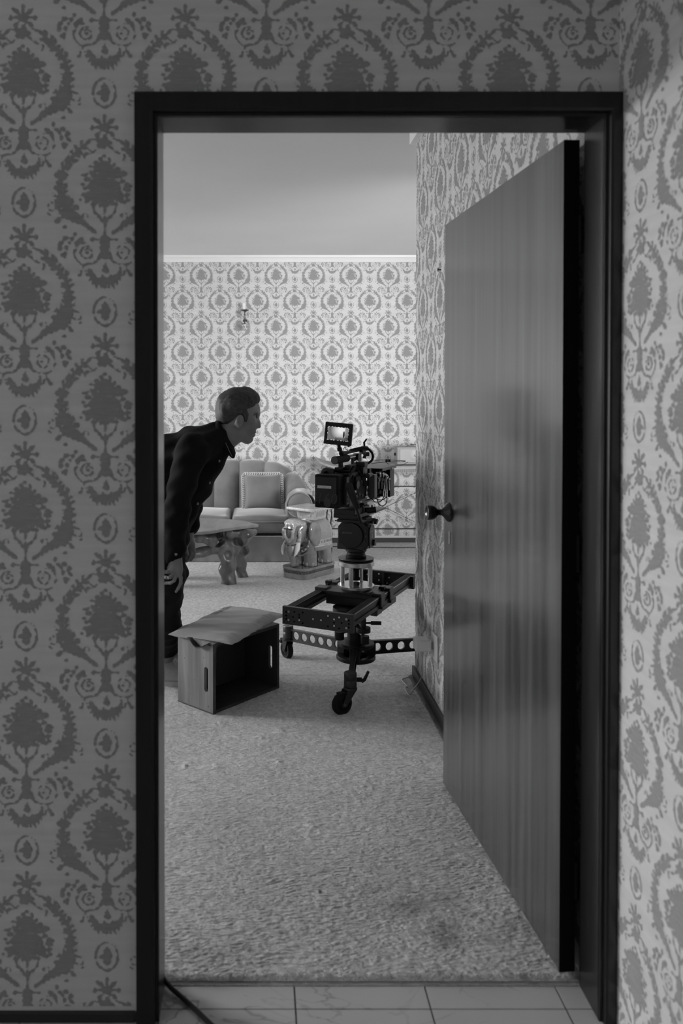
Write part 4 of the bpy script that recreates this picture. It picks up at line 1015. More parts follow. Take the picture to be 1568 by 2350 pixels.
def holed_bar(b, p0, p1, z0a, z1a, z0b, z1b, th, nh, r, mi=0):
    """flat bar on edge between two plan points, drilled with round holes; outline heights at both ends"""
    p0 = Vector(p0); p1 = Vector(p1); d = p1-p0; L = d.length; d.normalize(); nrm = Vector((-d.y, d.x)); cell = L/nh; N = 24
    for k in range(nh):
        sc = cell*(k+.5); inn = []; out = []
        for q in range(N):
            a = 2*PI*(q+.5)/N; s = sc+r*math.cos(a); t = s/L; zm = ((z0a+z1a)/2)*(1-t)+((z0b+z1b)/2)*t; inn.append((s, zm+r*math.sin(a)))
            hz0 = (z1a-z0a)/2*(1-t)+(z1b-z0b)/2*t; kk = min(cell/2/max(abs(math.cos(a)), 1e-6), hz0/max(abs(math.sin(a)), 1e-6)); s2 = sc+kk*math.cos(a); t2 = s2/L
            zm2 = ((z0a+z1a)/2)*(1-t2)+((z0b+z1b)/2)*t2; out.append((s2, zm2+kk*math.sin(a)))
        for cx, cz in ((-1,-1),(1,-1),(1,1),(-1,1)):
            s2 = sc+cx*cell/2; t2 = s2/L; zc = (z1a if cz > 0 else z0a)*(1-t2)+(z1b if cz > 0 else z0b)*t2; i = min(range(N), key=lambda q: math.hypot(out[q][0]-s2, out[q][1]-zc)); out[i] = (s2, zc)
        V = []
        for o_ in (-th/2, th/2):
            for lst in (inn, out):
                for s, z in lst: P_ = p0+d*s+nrm*o_; V.append((P_.x, P_.y, z))
        F = []
        for i in range(N):
            j = (i+1) % N; F += [(i, j, N+j, N+i), (2*N+i, 3*N+i, 3*N+j, 2*N+j), (i, 2*N+i, 2*N+j, j), (N+i, N+j, 3*N+j, 3*N+i)]
        b.add(V, F, False, mi)
    for (sa, sb) in ((z1a, z1b), (z0a, z0b)):          # flanges
        V = []
        for P_, z in ((p0, sa), (p1, sb)):
            for o_ in (-th*1.15, th*1.15):
                for dz in (-.003, .003): q = P_+nrm*o_; V.append((q.x, q.y, z+dz))
        b.add(V, [(0,1,3,2), (4,6,7,5), (0,4,5,1), (2,3,7,6), (1,5,7,3), (0,2,6,4)], False, mi)
RC = Vector((.497, 4.09)); SW = [Vector((.418, 3.645)), Vector((.165, 4.395)), Vector((.93, 4.235))]
dl = thing('wheeled_dolly', 'black three-legged wheeled tripod dolly standing on the carpet under the slider', 'dolly', (RC.x, RC.y, 0))
def L2(v): return (v[0]-RC.x, v[1]-RC.y)
b = MB(); b.lathe([(.058, .168), (.088, .168), (.092, .172), (.092, .184), (.088, .188), (.03, .188), (.03, .168)], n=48)
b.cyl((0, 0, .12), (0, 0, .168), .03); hub = part('hub_plate', b, 'anod', dl)
b = MB(); b.lathe([(.060, .100), (.060, .118), (.066, .121), (.094, .121), (.099, .116), (.099, .104), (.094, .100), (.060, .100)], n=56); rg = part('spreader_ring', b, 'anod', dl)
for k in range(3):
    v = Vector(L2(SW[k])); d = v.normalized(); b = MB(); a = d*.078; n = Vector((-d.y, d.x)); b.box((a.x, a.y, .145), (.045, .05, .06), rz=math.atan2(d.y, d.x)); part('bracket', b, 'anod', dl, bevel=.003)
    b = MB(); e = v-d*.03; s0 = d*.085; holed_bar(b, s0, e, .120, .182, .108, .166, .010, 6 if k == 1 else 5, .021)
    leg = part('leg', b, 'anod' if k != 1 else 'alud', dl, label='grey leg with round lightening holes' if k == 1 else None)
    b = MB(); b.lathe([(.0, .118), (.027, .118), (.029, .122), (.029, .148), (.0275, .150), (.0275, .153), (.029, .155), (.029, .180), (.027, .184), (.006, .184), (.005, .182), (0, .182)], (v.x, v.y, 0), n=32)
    cap = part('leg_collar', b, 'alud' if k == 1 else 'anodg', leg)
    if k != 1:
        b = MB(); s = 1; q = v+Vector((.03, .0)); b.cyl((q.x, q.y, .150), (q.x+.022, q.y, .150), .010); b.tube([(q.x+.020, q.y, .143), (q.x+.034, q.y, .150), (q.x+.052, q.y, .188)], [.010, .008, .006], 10)
        part('clamp_lever', b, 'rubber', leg)
    # caster
    wd = [Vector((-.040, -.022)), Vector((-.006, .012)), Vector((.03, .02))][k]; wf = wd.normalized(); ax = Vector((-wf.y, wf.x)); c = v+wd
    ca = MB(); ca.lathe([(0, .104), (.030, .104), (.032, .110), (.030, .118), (0, .118)], (v.x, v.y, 0), n=28)
    for s in (1, -1):
        o_ = ax*(.020*s); pts = [v+wf*-.022, v+wf*.030, c+wf*.012, c-wf*.012]; zz = [.108, .108, .040, .040]
        V = [(p.x+o_.x+ax.x*t, p.y+o_.y+ax.y*t, z) for t in (-.0018, .0018) for p, z in zip(pts, zz)]
        ca.add(V, [(0,1,2,3), (7,6,5,4), (0,4,5,1), (1,5,6,2), (2,6,7,3), (3,7,4,0)])
    caster = part('caster_fork', ca, 'anodg', dl)
    b = MB(); A = Vector((ax.x, ax.y, 0)); O_ = (c.x, c.y, .049)
    b.lathe([(.010, -.012), (.026, -.0125), (.030, -.010), (.034, -.0155), (.044, -.0155), (.049, -.009), (.049, .009), (.044, .0155), (.034, .0155), (.030, .010), (.026, .0125), (.010, .012)], O_, A, 40)
    part('wheel', b, 'rubber', caster)
    b = MB(); b.cyl(Vector(O_)-A*.024, Vector(O_)+A*.024, .008, n=12); part('axle', b, 'alud', caster)
    b = MB(); q = v+wf*.048; b.box((q.x, q.y, .096), (.036, .030, .010), rz=math.atan2(wf.y, wf.x)); q = v+wf*.066; b.box((q.x, q.y, .080), (.020, .032, .014), rz=math.atan2(wf.y, wf.x)); part('brake_pedal', b, 'rubber', caster, bevel=.002)
b = MB(); b.lathe([(.0, .188), (.050, .188), (.050, .20), (.044, .205), (.044, .30), (.05, .305), (.05, .325), (.0, .325)], n=40); part('centre_column', b, 'anod', dl)
for px_, py_, D_, r, h0, h1 in ((779, 1458, 4.05, .024, .0, .04), (838, 1468, 4.0, .021, -.02, .02), (834, 1445, 3.98, .036, -.012, .012)):
    q = P(px_, py_, D_); b = MB(); b.cyl((q.x-RC.x, q.y-RC.y, q.z-(h1-h0)/2), (q.x-RC.x, q.y-RC.y, q.z+(h1-h0)/2), r, n=28); b.cyl((q.x-RC.x, q.y-RC.y, q.z+.01), ((q.x-RC.x)*.4, (q.y-RC.y)*.4, q.z+.02), .009)
    part('levelling_knob', b, 'anod', dl, bevel=.002)
q = P(834, 1432, 3.98); b = MB(); b.cyl((q.x-RC.x, q.y-RC.y, q.z-.025), (q.x-RC.x, q.y-RC.y, q.z+.035), .014); b.cyl((q.x-RC.x, q.y-RC.y, q.z+.005), (q.x-RC.x+.05, q.y-RC.y, q.z+.005), .005)
b.cyl((q.x-RC.x+.038, q.y-RC.y, q.z+.005), (q.x-RC.x+.088, q.y-RC.y, q.z+.004), .0095); part('brake_handle', b, 'anod', dl)

# slider
SA = R(-27.4); CS = Vector((.497, 4.165))
sd = thing('camera_slider', 'black camera slider with two long rails and drilled end plates on the dolly', 'slider', (CS.x, CS.y, 0), SA)
ZT = .44; HL, HW = .475, .172
for s in (-1, 1):
    b = MB()
    if s < 0:
        b.box((0, -HL, ZT-.042), (2*HW+.012, .022, .084))
    else:
        b.box((0, HL, ZT-.004), (2*HW+.012, .024, .008)); b.box((0, HL, ZT-.079), (2*HW+.012, .024, .008)); b.box((0, HL+.006, ZT-.042), (2*HW+.01, .006, .078))
        for x in (-HW, 0, HW): b.box((x, HL, ZT-.042), (.014, .024, .08))
    pl_e = part('end_plate', b, 'anodg' if s < 0 else 'anod', sd, bevel=.0015)
    if s < 0:
        for x in (-.157, .157):
            for z in (-.026, -.042, -.058): part('bolt_hole', MB().cyl((x, -HL-.0115, ZT+z), (x, -HL-.0105, ZT+z), .0045, n=12), 'hole', pl_e)
        for i, (x, z) in enumerate([(-.115, -.02), (-.115, -.066), (-.072, -.018), (-.072, -.068), (-.09, -.03), (-.09, -.042), (-.02, -.042), (.055, -.018), (.055, -.066), (.02, -.042), (-.122, -.045), (.11, -.018), (.11, -.068), (.085, -.03), (.085, -.045), (.122, -.042), (.085, -.06), (-.09, -.056)]):
            w_ = i in (6, 7, 9, 11, 13, 16, 17)
            part('screw_head' if w_ else 'bolt_hole', MB().cyl((x, -HL-.0115, ZT+z), (x, -HL-.0105, ZT+z), .0042, n=12), 'whitep' if w_ else 'hole', pl_e)
        for x in (-.145, .145):
            for z in (-.022, -.062): part('screw_head', MB().lathe([(.005, .0), (.005, .0008), (.0035, .0008), (.0035, 0)], (x, -HL-.011, ZT+z), (0,-1,0), 12), 'whitep', pl_e)
    else:
        for x, z in ((-.03, -.02), (.0-.03, -.055), (.03, -.035), (.018, -.068), (.095, -.035), (.145, -.02), (.11, -.066), (-.1, -.03)): part('screw_head', MB().cyl((x, HL+.0025, ZT+z), (x, HL+.001, ZT+z), .004, n=12), 'whitep', pl_e)
for s in (-1, 1):
    b = MB(); x = s*(HW-.022)
    b.box((x, 0, ZT-.012), (.038, 2*HL-.024, .018)); b.box((x, 0, ZT-.032), (.026, 2*HL-.024, .022)); b.box((x, 0, ZT-.052), (.038, 2*HL-.024, .018))
    rail = part('rail', b, 'anodg', sd, bevel=.001)
    b = MB(); b.bb((x-.014, -HL+.012, ZT-.0032), (x+.014, HL-.012, ZT-.0018)); part('slide_strip', b, 'rubber', rail)
    b = MB(); xs2 = x+.0195*s
    b.bb((xs2-.0006, -HL+.02, ZT-.008), (xs2+.0006, HL-.02, ZT-.0045)); part('bright_edge', b, 'alu', rail)
    if s > 0:
        for yy_ in (-.02, .12): b = MB(); b.box((xs2, yy_, ZT-.03), (.003, .004, .062)); part('rail_joint', b, 'alud', rail)
        b = MB(); b.box((x, .02, ZT-.074), (.040, .30, .026)); b.box((x, -.09, ZT-.078), (.034, .08, .030)); part('brake_rail', b, 'anodg', sd, bevel=.002)
        b = MB(); b.box((x+.012, HL-.02, ZT-.035), (.055, .075, .062)); part('end_block', b, 'anod', sd, bevel=.003)
b = MB(); b.box((0, 0, ZT-.010), (.27, .22, .022)); b.box((0, 0, ZT-.055), (.20, .17, .03)); b.box((0, -.075, ZT-.045), (.24, .03, .05)); cg = part('carriage', b, 'anod', sd, bevel=.003)
for s in (-1, 1):
    b = MB(); x = s*(HW-.025)
    for y in (-.07, .07):
        b = MB(); b.box((x, y, ZT+.002), (.062, .062, .018)); b.box((x+s*.026, y, ZT-.028), (.012, .05, .06)); b.box((x+s*.026, y, ZT-.058), (.024, .052, .012)); part('carriage_clamp', b, 'anodg', cg, bevel=.003)
    b = MB(); b.box((x+s*.0, .012, ZT+.018), (.030, .026, .014)); b.cyl((x, .012, ZT), (x, .012, ZT+.02), .006); part('clamp_knob', b, 'anod', cg, bevel=.002)
b = MB(); b.lathe([(0, .325), (.075, .325), (.085, .335), (.085, .36), (.07, .37), (.0, .37)], (-.0, -.067, 0), n=40); part('mounting_bowl', b, 'anod', sd)

# riser
rs = thing('camera_riser', 'aluminium riser of two discs joined by four posts on the slider carriage', 'riser', (RC.x, RC.y, 0))
z0 = ZT+.012
b = MB(); b.lathe([(0, z0), (.075, z0), (.080, z0+.004), (.092, z0+.016), (.093, z0+.026), (.091, z0+.028), (0, z0+.028)], n=56); part('lower_disc', b, 'alu', rs)
b = MB(); b.lathe([(0, .578), (.090, .578), (.092, .580), (.092, .598), (.090, .600), (0, .600)], n=56); part('upper_disc', b, 'alu', rs)
for a in (-116, -30, 64, 148):
    x, y = .076*math.cos(R(a)), .076*math.sin(R(a)); b = MB(); b.cyl((x, y, z0+.027), (x, y, .579), .0115, n=24); part('post', b, 'alu', rs)
b = MB(); b.lathe([(0, .600), (.088, .600), (.088, .606), (.078, .612), (0, .612)], n=48); part('bowl_plate', b, 'anod', rs)
b = MB(); b.lathe([(0, .612), (.09, .612), (.0905, .6135), (.09, .615), (0, .615)], n=48); part('top_flange', b, 'alud', rs)
b = MB(); b.lathe([(0, z0+.029), (.017, z0+.029), (.017, z0+.043), (0, z0+.043)], (.0, -.02, 0), n=6, smooth=False); part('hex_nut', b, 'anod', rs)
b = MB(); b.lathe([(0, .497), (.022, .499), (.024, .51), (.018, .515), (.018, .55), (.026, .56), (.026, .579), (0, .579)], (.0, .012, 0), n=28); part('tie_down_knob', b, 'rubber', rs)

# fluid head
HA = R(-25)
fh = thing('fluid_head', 'black fluid tripod head with pan handle between riser and cinema camera', 'tripod head', (RC.x, RC.y, 0), HA)
b = MB(); b.lathe([(0, .612), (.048, .612), (.052, .618), (.052, .628), (.046, .634), (.046, .645), (.053, .65), (.053, .665), (0, .665)], n=44); part('pan_base', b, 'anod', fh)
b = MB(); o8 = [(-.082, .66), (-.082, .775), (-.060, .80), (.055, .80), (.080, .775), (.080, .69), (.060, .662)]
b.prism(o8, -.045, .05); hb = part('housing', b, 'anod', fh, bevel=.004)
b = MB(); b.lathe([(.064, 0), (.064, .010), (.062, .013), (0, .013)], (-.010, -.045, .735), (0, -1, 0), 48); part('drag_drum', b, 'anod', hb)
b = MB(); b.prism([(-.04, .675), (-.045, .765), (-.02, .79), (.028, .785), (.04, .765), (.04, .70), (.025, .675)], .080, .086, 'x'); sp = part('side_plate', b, 'anodg', hb, bevel=.002)
b = MB(); b.cyl((.086, .02, .695), (.096, .02, .695), .016, n=20); part('side_dial', b, 'anodg', sp)
text('maker_lettering', 'oconnor', .0155, frame((-.056, -.0586, .748), (1,0,0)), 'dimp', hb, shear=.25)
text('side_lettering', 'oconnor', .012, frame((.0868, -.034, .757), (0,1,0)), 'whitep', sp, shear=.25)
b = MB()
for k in range(5): b.box((.0867, -.008+.0045*(k % 2), .733+.0045*(k-2)), (.0008, .012-.003*(k % 2), .0022))
part('small_badge', b, 'whitep', sp)
for x, z in ((-.045, .684), (-.03, .67), (.03, .70), (.045, .676), (.055, .665), (.06, .71), (.068, .735), (.066, .76)): part('bolt', MB().cyl((x, -.044, z), (x, -.050, z), .0032, n=10), 'alud', hb)
b = MB(); b.box((-.058, -.046, .677), (.05, .012, .030)); part('lock_block', b, 'anodg', hb, bevel=.002)
b = MB(); b.box((0, 0, .806), (.165, .115, .014)); b.box((-.005, 0, .818), (.145, .10, .014)); b.box((-.088, -.03, .80), (.03, .008, .005)); part('balance_plate', b, 'anod', fh, bevel=.002)
b = MB(); b.cyl((.08, .02, .805), (.105, .02, .80), .014, n=20); b.cyl((.06, -.02, .806), (.098, -.03, .803), .007); part('handle_rosette', b, 'anodg', fh)
def W2L(p, o):                       # world point into a thing's own frame
    return Matrix.Rotation(-o.rotation_euler.z, 4, 'Z') @ (Vector(p)-o.location)
ph = [P(842, 1197, 4.03), P(829, 1197, 3.98), P(826, 1188, 3.95), P(815, 1155, 3.86), P(802, 1116, 3.75)]
b = MB(); b.tube([W2L(p, fh) for p in ph], .0085, 12); pr_ = part('pan_handle', b, 'anodg', fh)
a_, c_ = W2L(P(820, 1165, 3.875), fh), W2L(P(800, 1112, 3.74), fh); dr_ = (c_-a_)
b = MB(); b.tube([a_+dr_*t for t in (0, .03, .5, .9, .97, 1.0)], [.012, .0155, .0165, .018, .016, .009], 18); part('foam_grip', b, 'foam', pr_)

# cinema camera, built pointing along +y of its own frame
CA = R(-27); CO = Vector((.497, 4.12, 0))
cc = thing('cinema_camera', 'black cinema camera with battery, lens and matte box rigged on the tripod head', 'camera', CO, CA)
b = MB(); b.box((-.0, -.02, .838), (.13, .24, .022)); b.box((0, -.05, .862), (.11, .22, .028)); part('bridge_plate', b, 'anod', cc, bevel=.003)
b = MB(); b.box((.012, .14, .823), (.075, .42, .010)); part('dovetail_plate', b, 'alud', cc, bevel=.001)
b = MB(); b.box((-.005, -.115, .978), (.118, .235, .165)); b.box((-.005, .02, .97), (.105, .06, .14)); b.box((-.0, -.10, 1.068), (.09, .20, .016)); body = part('body', b, 'anod', cc, bevel=.006)
b = MB(); b.box((.062, -.10, .98), (.012, .15, .12)); part('side_panel', b, 'rubber', body, bevel=.003)
b = MB(); b.lathe([(0, -.002), (.020, 0), (.020, .004), (0, .004)], (.069, -.16, 1.0), (1,0,0), 20)
for y, z in ((-.10, 1.01), (-.06, .99), (-.13, .95), (-.17, .945), (-.09, .94)): b.box((.069, y, z), (.004, .02, .012))
part('side_buttons', b, 'anodg', body)
b = MB(); b.box((.088, .012, .978), (.034, .045, .118)); tx_ = part('wireless_unit', b, 'alud', body, bevel=.004)
b = MB(); b.cyl((.085, -.06, 1.035), (.085, .0, 1.035), .012, n=18); part('unit_antenna', b, 'anodg', tx_)
b = MB()
for z in (1.026, 1.019, 1.012): b.box((.0706, -.030, z), (.001, .0055, .0042))
part('indicator_lights', b, 'lit', body)
for y, z, r in ((-.03, .975, .0085), (-.035, .947, .010), (-.03, .928, .007), (-.045, .928, .006), (-.20, .97, .007), (-.12, .912, .006)): part('connector', MB().lathe([(r, 0), (r, .005), (r*.7, .008), (r*.35, .006), (0, .006)], (.069, y, z), (1,0,0), 16), 'chrome', body)
# battery
b = MB(); b.box((-.021, -.305, .981), (.121, .070, .158)); bt = part('battery', b, 'rubber', cc, bevel=.007, segs=3)
b = MB(); b.box((-.021, -.3415, .99), (.106, .004, .118)); part('battery_face', b, 'anod', bt, bevel=.002)
b = MB(); b.box((-.03, -.3442, 1.002), (.070, .0012, .013)); lab = part('paper_label', b, 'whitep', bt)
text('label_lettering', 'A CAM', .006, frame((-.03, -.3449, 1.002), (1,0,0)), 'ink', lab, .0001, 'CENTER')
text('battery_lettering', '160', .072, frame((-.02, -.3436, .945), (1,0,0)), 'greyp', bt, .0003, 'CENTER', .15)
b = MB(); b.lathe([(.018, 0), (.018, .001), (.016, .001)], (-.014, -.3436, .925), (0,-1,0), 24); b.box((-.014, -.344, .925), (.008, .001, .008)); part('battery_mark', b, 'anodg', bt)
b = MB(); b.box((.048, -.262, .98), (.02, .035, .13)); 
for z in (.93, .95, .975, 1.0): b.cyl((.058, -.262, z), (.0605, -.262, z), .0055, n=12)
part('battery_plate', b, 'anod', cc, bevel=.002)
b = MB(); b.lathe([(.031, -.035), (.031, .0), (.029, .004), (.014, .004), (.014, -.03)], (-.052, -.262, 1.056), (0, -1, 0), 32); b.cyl((-.052, -.24, 1.056), (-.052, -.17, 1.06), .016, n=20); part('viewfinder', b, 'anodg', cc)
# lens, matte box
b = MB(); b.lathe([(.038, 0), (.046, .01), (.046, .03), (.043, .034), (.043, .045), (.048, .05), (.048, .075), (.044, .08), (.044, .10), (.050, .105), (.050, .135), (.045, .14), (.045, .155), (.0, .155)], (-.005, .045, .985), (0,1,0), 44); ln = part('lens', b, 'anod', cc)
b = MB()
for y in (.095, .15, .18):
    for k in range(48): a = 2*PI*k/48; b.box((-.005+.0495*math.cos(a), y, .985+.0495*math.sin(a)), (.003, .016, .003))
part('gear_ring', b, 'anodg', ln)
b = MB(); b.box((-.005, .225, .978), (.135, .05, .125)); b.box((-.005, .26, .978), (.165, .02, .148)); b.box((-.005, .305, .973), (.205, .075, .160)); mb_ = part('matte_box', b, 'anod', cc, bevel=.004)
b = MB(); b.box((-.005, .3425, .973), (.17, .004, .12)); part('matte_opening', b, 'hole', mb_)
b = MB(); b.box((0, .23, 1.057), (.212, .24, .004)); b.box((.1055, .23, 1.052), (.004, .235, .014)); fl = part('top_flag', b, 'alud', mb_, bevel=.0008)
b = MB(); b.cyl((.1, .27, 1.047), (.112, .27, 1.047), .006, n=14); part('flag_knob', b, 'alu', fl)
# lens motors, brackets and short cables on the camera side of the lens
for i, (y, z) in enumerate(((.115, 1.0), (.165, .995), (.205, .985))):
    b = MB(); b.cyl((.075, y-.02, z), (.075, y+.018, z), .0165, n=22); b.box((.075, y, z-.028), (.024, .028, .04)); mo = part('lens_motor', b, 'anod', cc, bevel=.001)
    b = MB(); b.box((.084, y, z+.034), (.022, .022, .010)); b.box((.092, y+.006, z+.022), (.006, .012, .02)); part('motor_cap', b, 'alu', mo, bevel=.002)
    if i:
        b = MB(); b.tube([(.094, y-.014, z+.030), (.100, y+.004, z+.034), (.103, y+.018, z+.020), (.103, y+.020, z-.005)], .0022, 8); b.tube([(.098, y-.018, z+.026), (.104, y-.002, z+.030), (.107, y+.012, z+.016)], .0022, 8)
        b.box((.104, y+.019, z+.010), (.012, .016, .006)); b.cyl((.104, y+.02, z+.004), (.104, y+.026, z-.05), .0032, n=8); b.cyl((.10, y-.005, z-.045), (.10, y-.004, z-.085), .0055, n=10); b.cyl((.10, y-.005, z-.028), (.10, y-.004, z-.05), .0035, n=8)
        part('cable_plug', b, 'alu', mo)
text('motor_lettering', 'RT\nRF', .014, frame((.0920, .095, 1.0), (0,1,0)) @ Matrix.Rotation(R(20), 4, 'Z'), 'whitep', cc)
def Cl(px_, py_, D_): return W2L(P(px_, py_, D_), cc)
for pts in ([(853, 1136, 4.12), (855, 1146, 4.12), (863, 1152, 4.14), (874, 1150, 4.16), (881, 1141, 4.18), (883, 1128, 4.2)], [(866, 1146, 4.15), (868, 1154, 4.16), (876, 1161, 4.17), (885, 1157, 4.19), (888, 1148, 4.2), (888, 1132, 4.2)], [(856, 1138, 4.12), (866, 1146, 4.14), (878, 1147, 4.16), (887, 1141, 4.18)]):
    b = MB(); b.tube(spline([Cl(*p) for p in pts]), .0024, 8); part('looping_cable', b, 'rubber', cc)
# rods and follow motor under the lens
b = MB(); b.cyl((-.04, -.02, .895), (-.04, .26, .895), .0075); b.cyl((.04, -.02, .895), (.04, .26, .895), .0075); part('support_rod', b, 'anodg', cc)
b = MB(); a_, c_ = Cl(840, 1172, 4.1), Cl(860, 1170, 4.1); b.cyl(a_, c_, .015, n=22); b.cyl(c_, c_+(c_-a_)*.12, .017, n=22); q = a_*.3+c_*.7; b.cyl(q, q+Vector((0, 0, .026)), .004, n=10)
b.box((.03, .03, .868), (.03, .05, .05)); b.tube([Cl(829, 1160, 4.06), Cl(832, 1172, 4.06), Cl(828, 1182, 4.05)], .012, 12); part('rod_clamp', b, 'anod', cc, bevel=.001)
b = MB(); b.cyl(c_+(c_-a_)*.12, c_+(c_-a_)*.13, .012, n=20); part('clamp_face', b, 'alud', cc)
# handle and accessories on top
b = MB(); b.cyl((-.003, -.27, 1.1245), (-.003, -.115, 1.1245), .0185, n=28); b.lathe([(.0185, 0), (.0195, .002), (.0195, .008), (.017, .010), (0, .010)], (-.003, -.27, 1.1245), (0,-1,0), 28); th = part('top_handle', b, 'foam', cc)
b = MB(); b.lathe([(.0165, .0), (.0165, .0012), (0, .0012)], (-.003, -.280, 1.1245), (0,-1,0), 28); part('handle_cap', b, 'alud', th)
b = MB(); b.box((-.003, -.035, 1.128), (.022, .17, .018)); b.box((-.003, .0, 1.10), (.014, .016, .05)); b.box((-.003, -.035, 1.10), (.014, .012, .05)); b.box((-.003, -.20, 1.095), (.014, .03, .05)); b.box((-.003, -.1, 1.081), (.04, .26, .012)); b.box((.002, .02, 1.12), (.03, .05, .04)); part('handle_bridge', b, 'anod', cc, bevel=.002)
b = MB(); b.box((.0085, -.06, 1.1275), (.001, .08, .005)); part('handle_scale', b, 'alu', cc)
b = MB(); b.box((.045, -.055, 1.058), (.055, .062, .045)); dp = part('side_display', b, 'anodg', cc, bevel=.003)
b = MB(); b.box((.073, -.05, 1.056), (.001, .042, .025)); part('display_glass', b, 'alud', dp)
b = MB(); b.box((.05, -.05, 1.092), (.05, .05, .024)); b.box((.055, .03, 1.05), (.03, .03, .03)); b.box((.03, -.15, 1.085), (.03, .09, .022)); b.box((-.01, .06, 1.05), (.04, .05, .03)); part('accessory_block', b, 'anod', cc, bevel=.003)
part('ball_lock', MB().ball((.028, -.062, 1.103), .010, 14), 'chrome', cc); part('ball_lock', MB().ball((.040, .032, 1.075), .007, 10), 'chrome', cc)
b = MB(); b.tube(spline([(.05, -.20, .96), (.055, -.19, 1.02), (.04, -.16, 1.07), (.02, -.10, 1.09)]), .003, 8); b.tube(spline([(.06, -.13, 1.07), (.072, -.10, 1.03), (.076, -.07, .99), (.07, -.03, .99)]), .003, 8); b.tube([(.045, -.235, .94), (.06, -.225, .98), (.062, -.20, 1.03), (.045, -.16, 1.065)], .004, 8); b.tube([(.05, -.25, 1.035), (.05, -.15, 1.085)], .008, 8); part('body_cable', b, 'rubber', cc)
b = MB(); q0, q1 = Cl(855, 1056, 4.2), Cl(931, 1058, 4.45)
b.tube([q0, q0*.5+q1*.5+Vector((0, 0, .004)), q1], .0022, 6); b.tube([Cl(852, 1064, 4.2), Cl(885, 1060, 4.3), Cl(930, 1059, 4.45)], .0015, 6); b.tube([Cl(885, 1060, 4.3), Cl(893, 1066, 4.33)], .0015, 6); b.tube([Cl(911, 1069, 4.4), Cl(924, 1067, 4.42), Cl(937, 1060, 4.44)], .0013, 6)
for t in (.42, .50): q = q0+(q1-q0)*t; b.box(q, (.012, .012, .014))
part('flag_rod', b, 'anod', mb_)

# monitor on its arm
mo = thing('field_monitor', 'small field monitor showing a picture, on an articulated arm above the camera', 'monitor', P(777, 996, 3.93))
Rm = Matrix.Rotation(R(-13), 4, 'Z') @ Matrix.Rotation(R(5), 4, 'Y') @ Matrix.Rotation(R(-5), 4, 'X')
def rig(b): b.T = Rm; return b
MWd, MHt = .134, .107
b = rig(MB()); b.box((0, 0, 0), (MWd, .030, MHt)); mc = part('casing', b, 'anod', mo, bevel=.004, segs=3)
b = rig(MB()); b.box((MWd/2+.0002, .0, 0), (.001, .022, MHt-.012)); b.box((0, .0, MHt/2+.0002), (MWd-.012, .02, .001)); part('casing_side', b, 'alud', mc)
def screen_mat():
    m = mat('monitor screen', .02, .2); nt = m.node_tree; bs = nt.nodes['Principled BSDF']; L_ = nt.links.new
    tc = nd(nt, 'ShaderNodeTexCoord'); sp_ = nd(nt, 'ShaderNodeSeparateXYZ'); L_(tc.outputs['UV'], sp_.inputs[0])
    def mm(op, a, b_=None, c_=None):
        n = nd(nt, 'ShaderNodeMath', operation=op)
        for i, q in enumerate((a, b_, c_)):
            if q is None: continue
            if isinstance(q, (int, float)): n.inputs[i].default_value = q
            else: L_(q, n.inputs[i])
        return n.outputs[0]
    u, v = sp_.outputs[0], sp_.outputs[1]
    dx = mm('MULTIPLY', mm('SUBTRACT', u, .66), 2.0); dy = mm('MULTIPLY', mm('SUBTRACT', v, .80), 1.3)
    d = mm('SQRT', mm('ADD', mm('MULTIPLY', dx, dx), mm('MULTIPLY', dy, dy)))
    g = nd(nt, 'ShaderNodeMapRange'); g.inputs[1].default_value = .25; g.inputs[2].default_value = 1.05; g.inputs[3].default_value = .78; g.inputs[4].default_value = .14; L_(d, g.inputs[0])
    n = nd(nt, 'ShaderNodeTexNoise'); n.inputs['Scale'].default_value = 30; n.inputs['Detail'].default_value = 4; L_(tc.outputs['UV'], n.inputs['Vector'])
    low = mm('LESS_THAN', v, .24); cl_ = mm('MULTIPLY', low, mm('GREATER_THAN', u, .38)); k = mm('SUBTRACT', 1.0, mm('MULTIPLY', cl_, mm('MULTIPLY', mm('GREATER_THAN', n.outputs[0], .48), .85)))
    cur = mm('GREATER_THAN', u, .84); k2 = mm('SUBTRACT', 1.0, mm('MULTIPLY', mm('MULTIPLY', cur, mm('GREATER_THAN', v, .18)), .55))
    px_ = mm('MULTIPLY', mm('SUBTRACT', u, .79), 1/.045); py_ = mm('MULTIPLY', mm('SUBTRACT', v, .48), 1/.26); man = mm('GREATER_THAN', mm('ADD', mm('MULTIPLY', px_, px_), mm('MULTIPLY', py_, py_)), 1.0)
    man = mm('MAXIMUM', man, .03)
    tot = mm('MULTIPLY', mm('MULTIPLY', g.outputs[0], k), mm('MULTIPLY', k2, man)); tot = mm('MULTIPLY', tot, mm('ADD', .8, mm('MULTIPLY', n.outputs[0], .4)))
    cmb = nd(nt, 'ShaderNodeCombineXYZ'); L_(tot, cmb.inputs[0]); L_(tot, cmb.inputs[1]); L_(tot, cmb.inputs[2]); L_(cmb.outputs[0], bs.inputs['Emission Color']); bs.inputs['Emission Strength'].default_value = 1.0
    return m
M['screen'] = screen_mat()
b = rig(MB()); sx, sz = .050, .0315
b.add([(-sx-.001, -.0156, -sz), (sx-.001, -.0156, -sz), (sx-.001, -.0156, sz), (-sx-.001, -.0156, sz)], [(0,1,2,3)])
me = b.mesh('screen', 'screen'); uv = me.uv_layers.new(name='UVMap')
for i, c in enumerate(((0,0),(1,0),(1,1),(0,1))): uv.data[i].uv = c
scn = link('screen', me, mc)
b = rig(MB()); rr = random.Random(3)
for zz_ in (sz+.0005, -sz-.0005):
    for x in (-.046, -.030, -.018, .002, .016, .030, .040):
        b.box((x+rr.uniform(-.002, .002), -.0159, zz_), (rr.uniform(.003, .008), .0004, .0020))
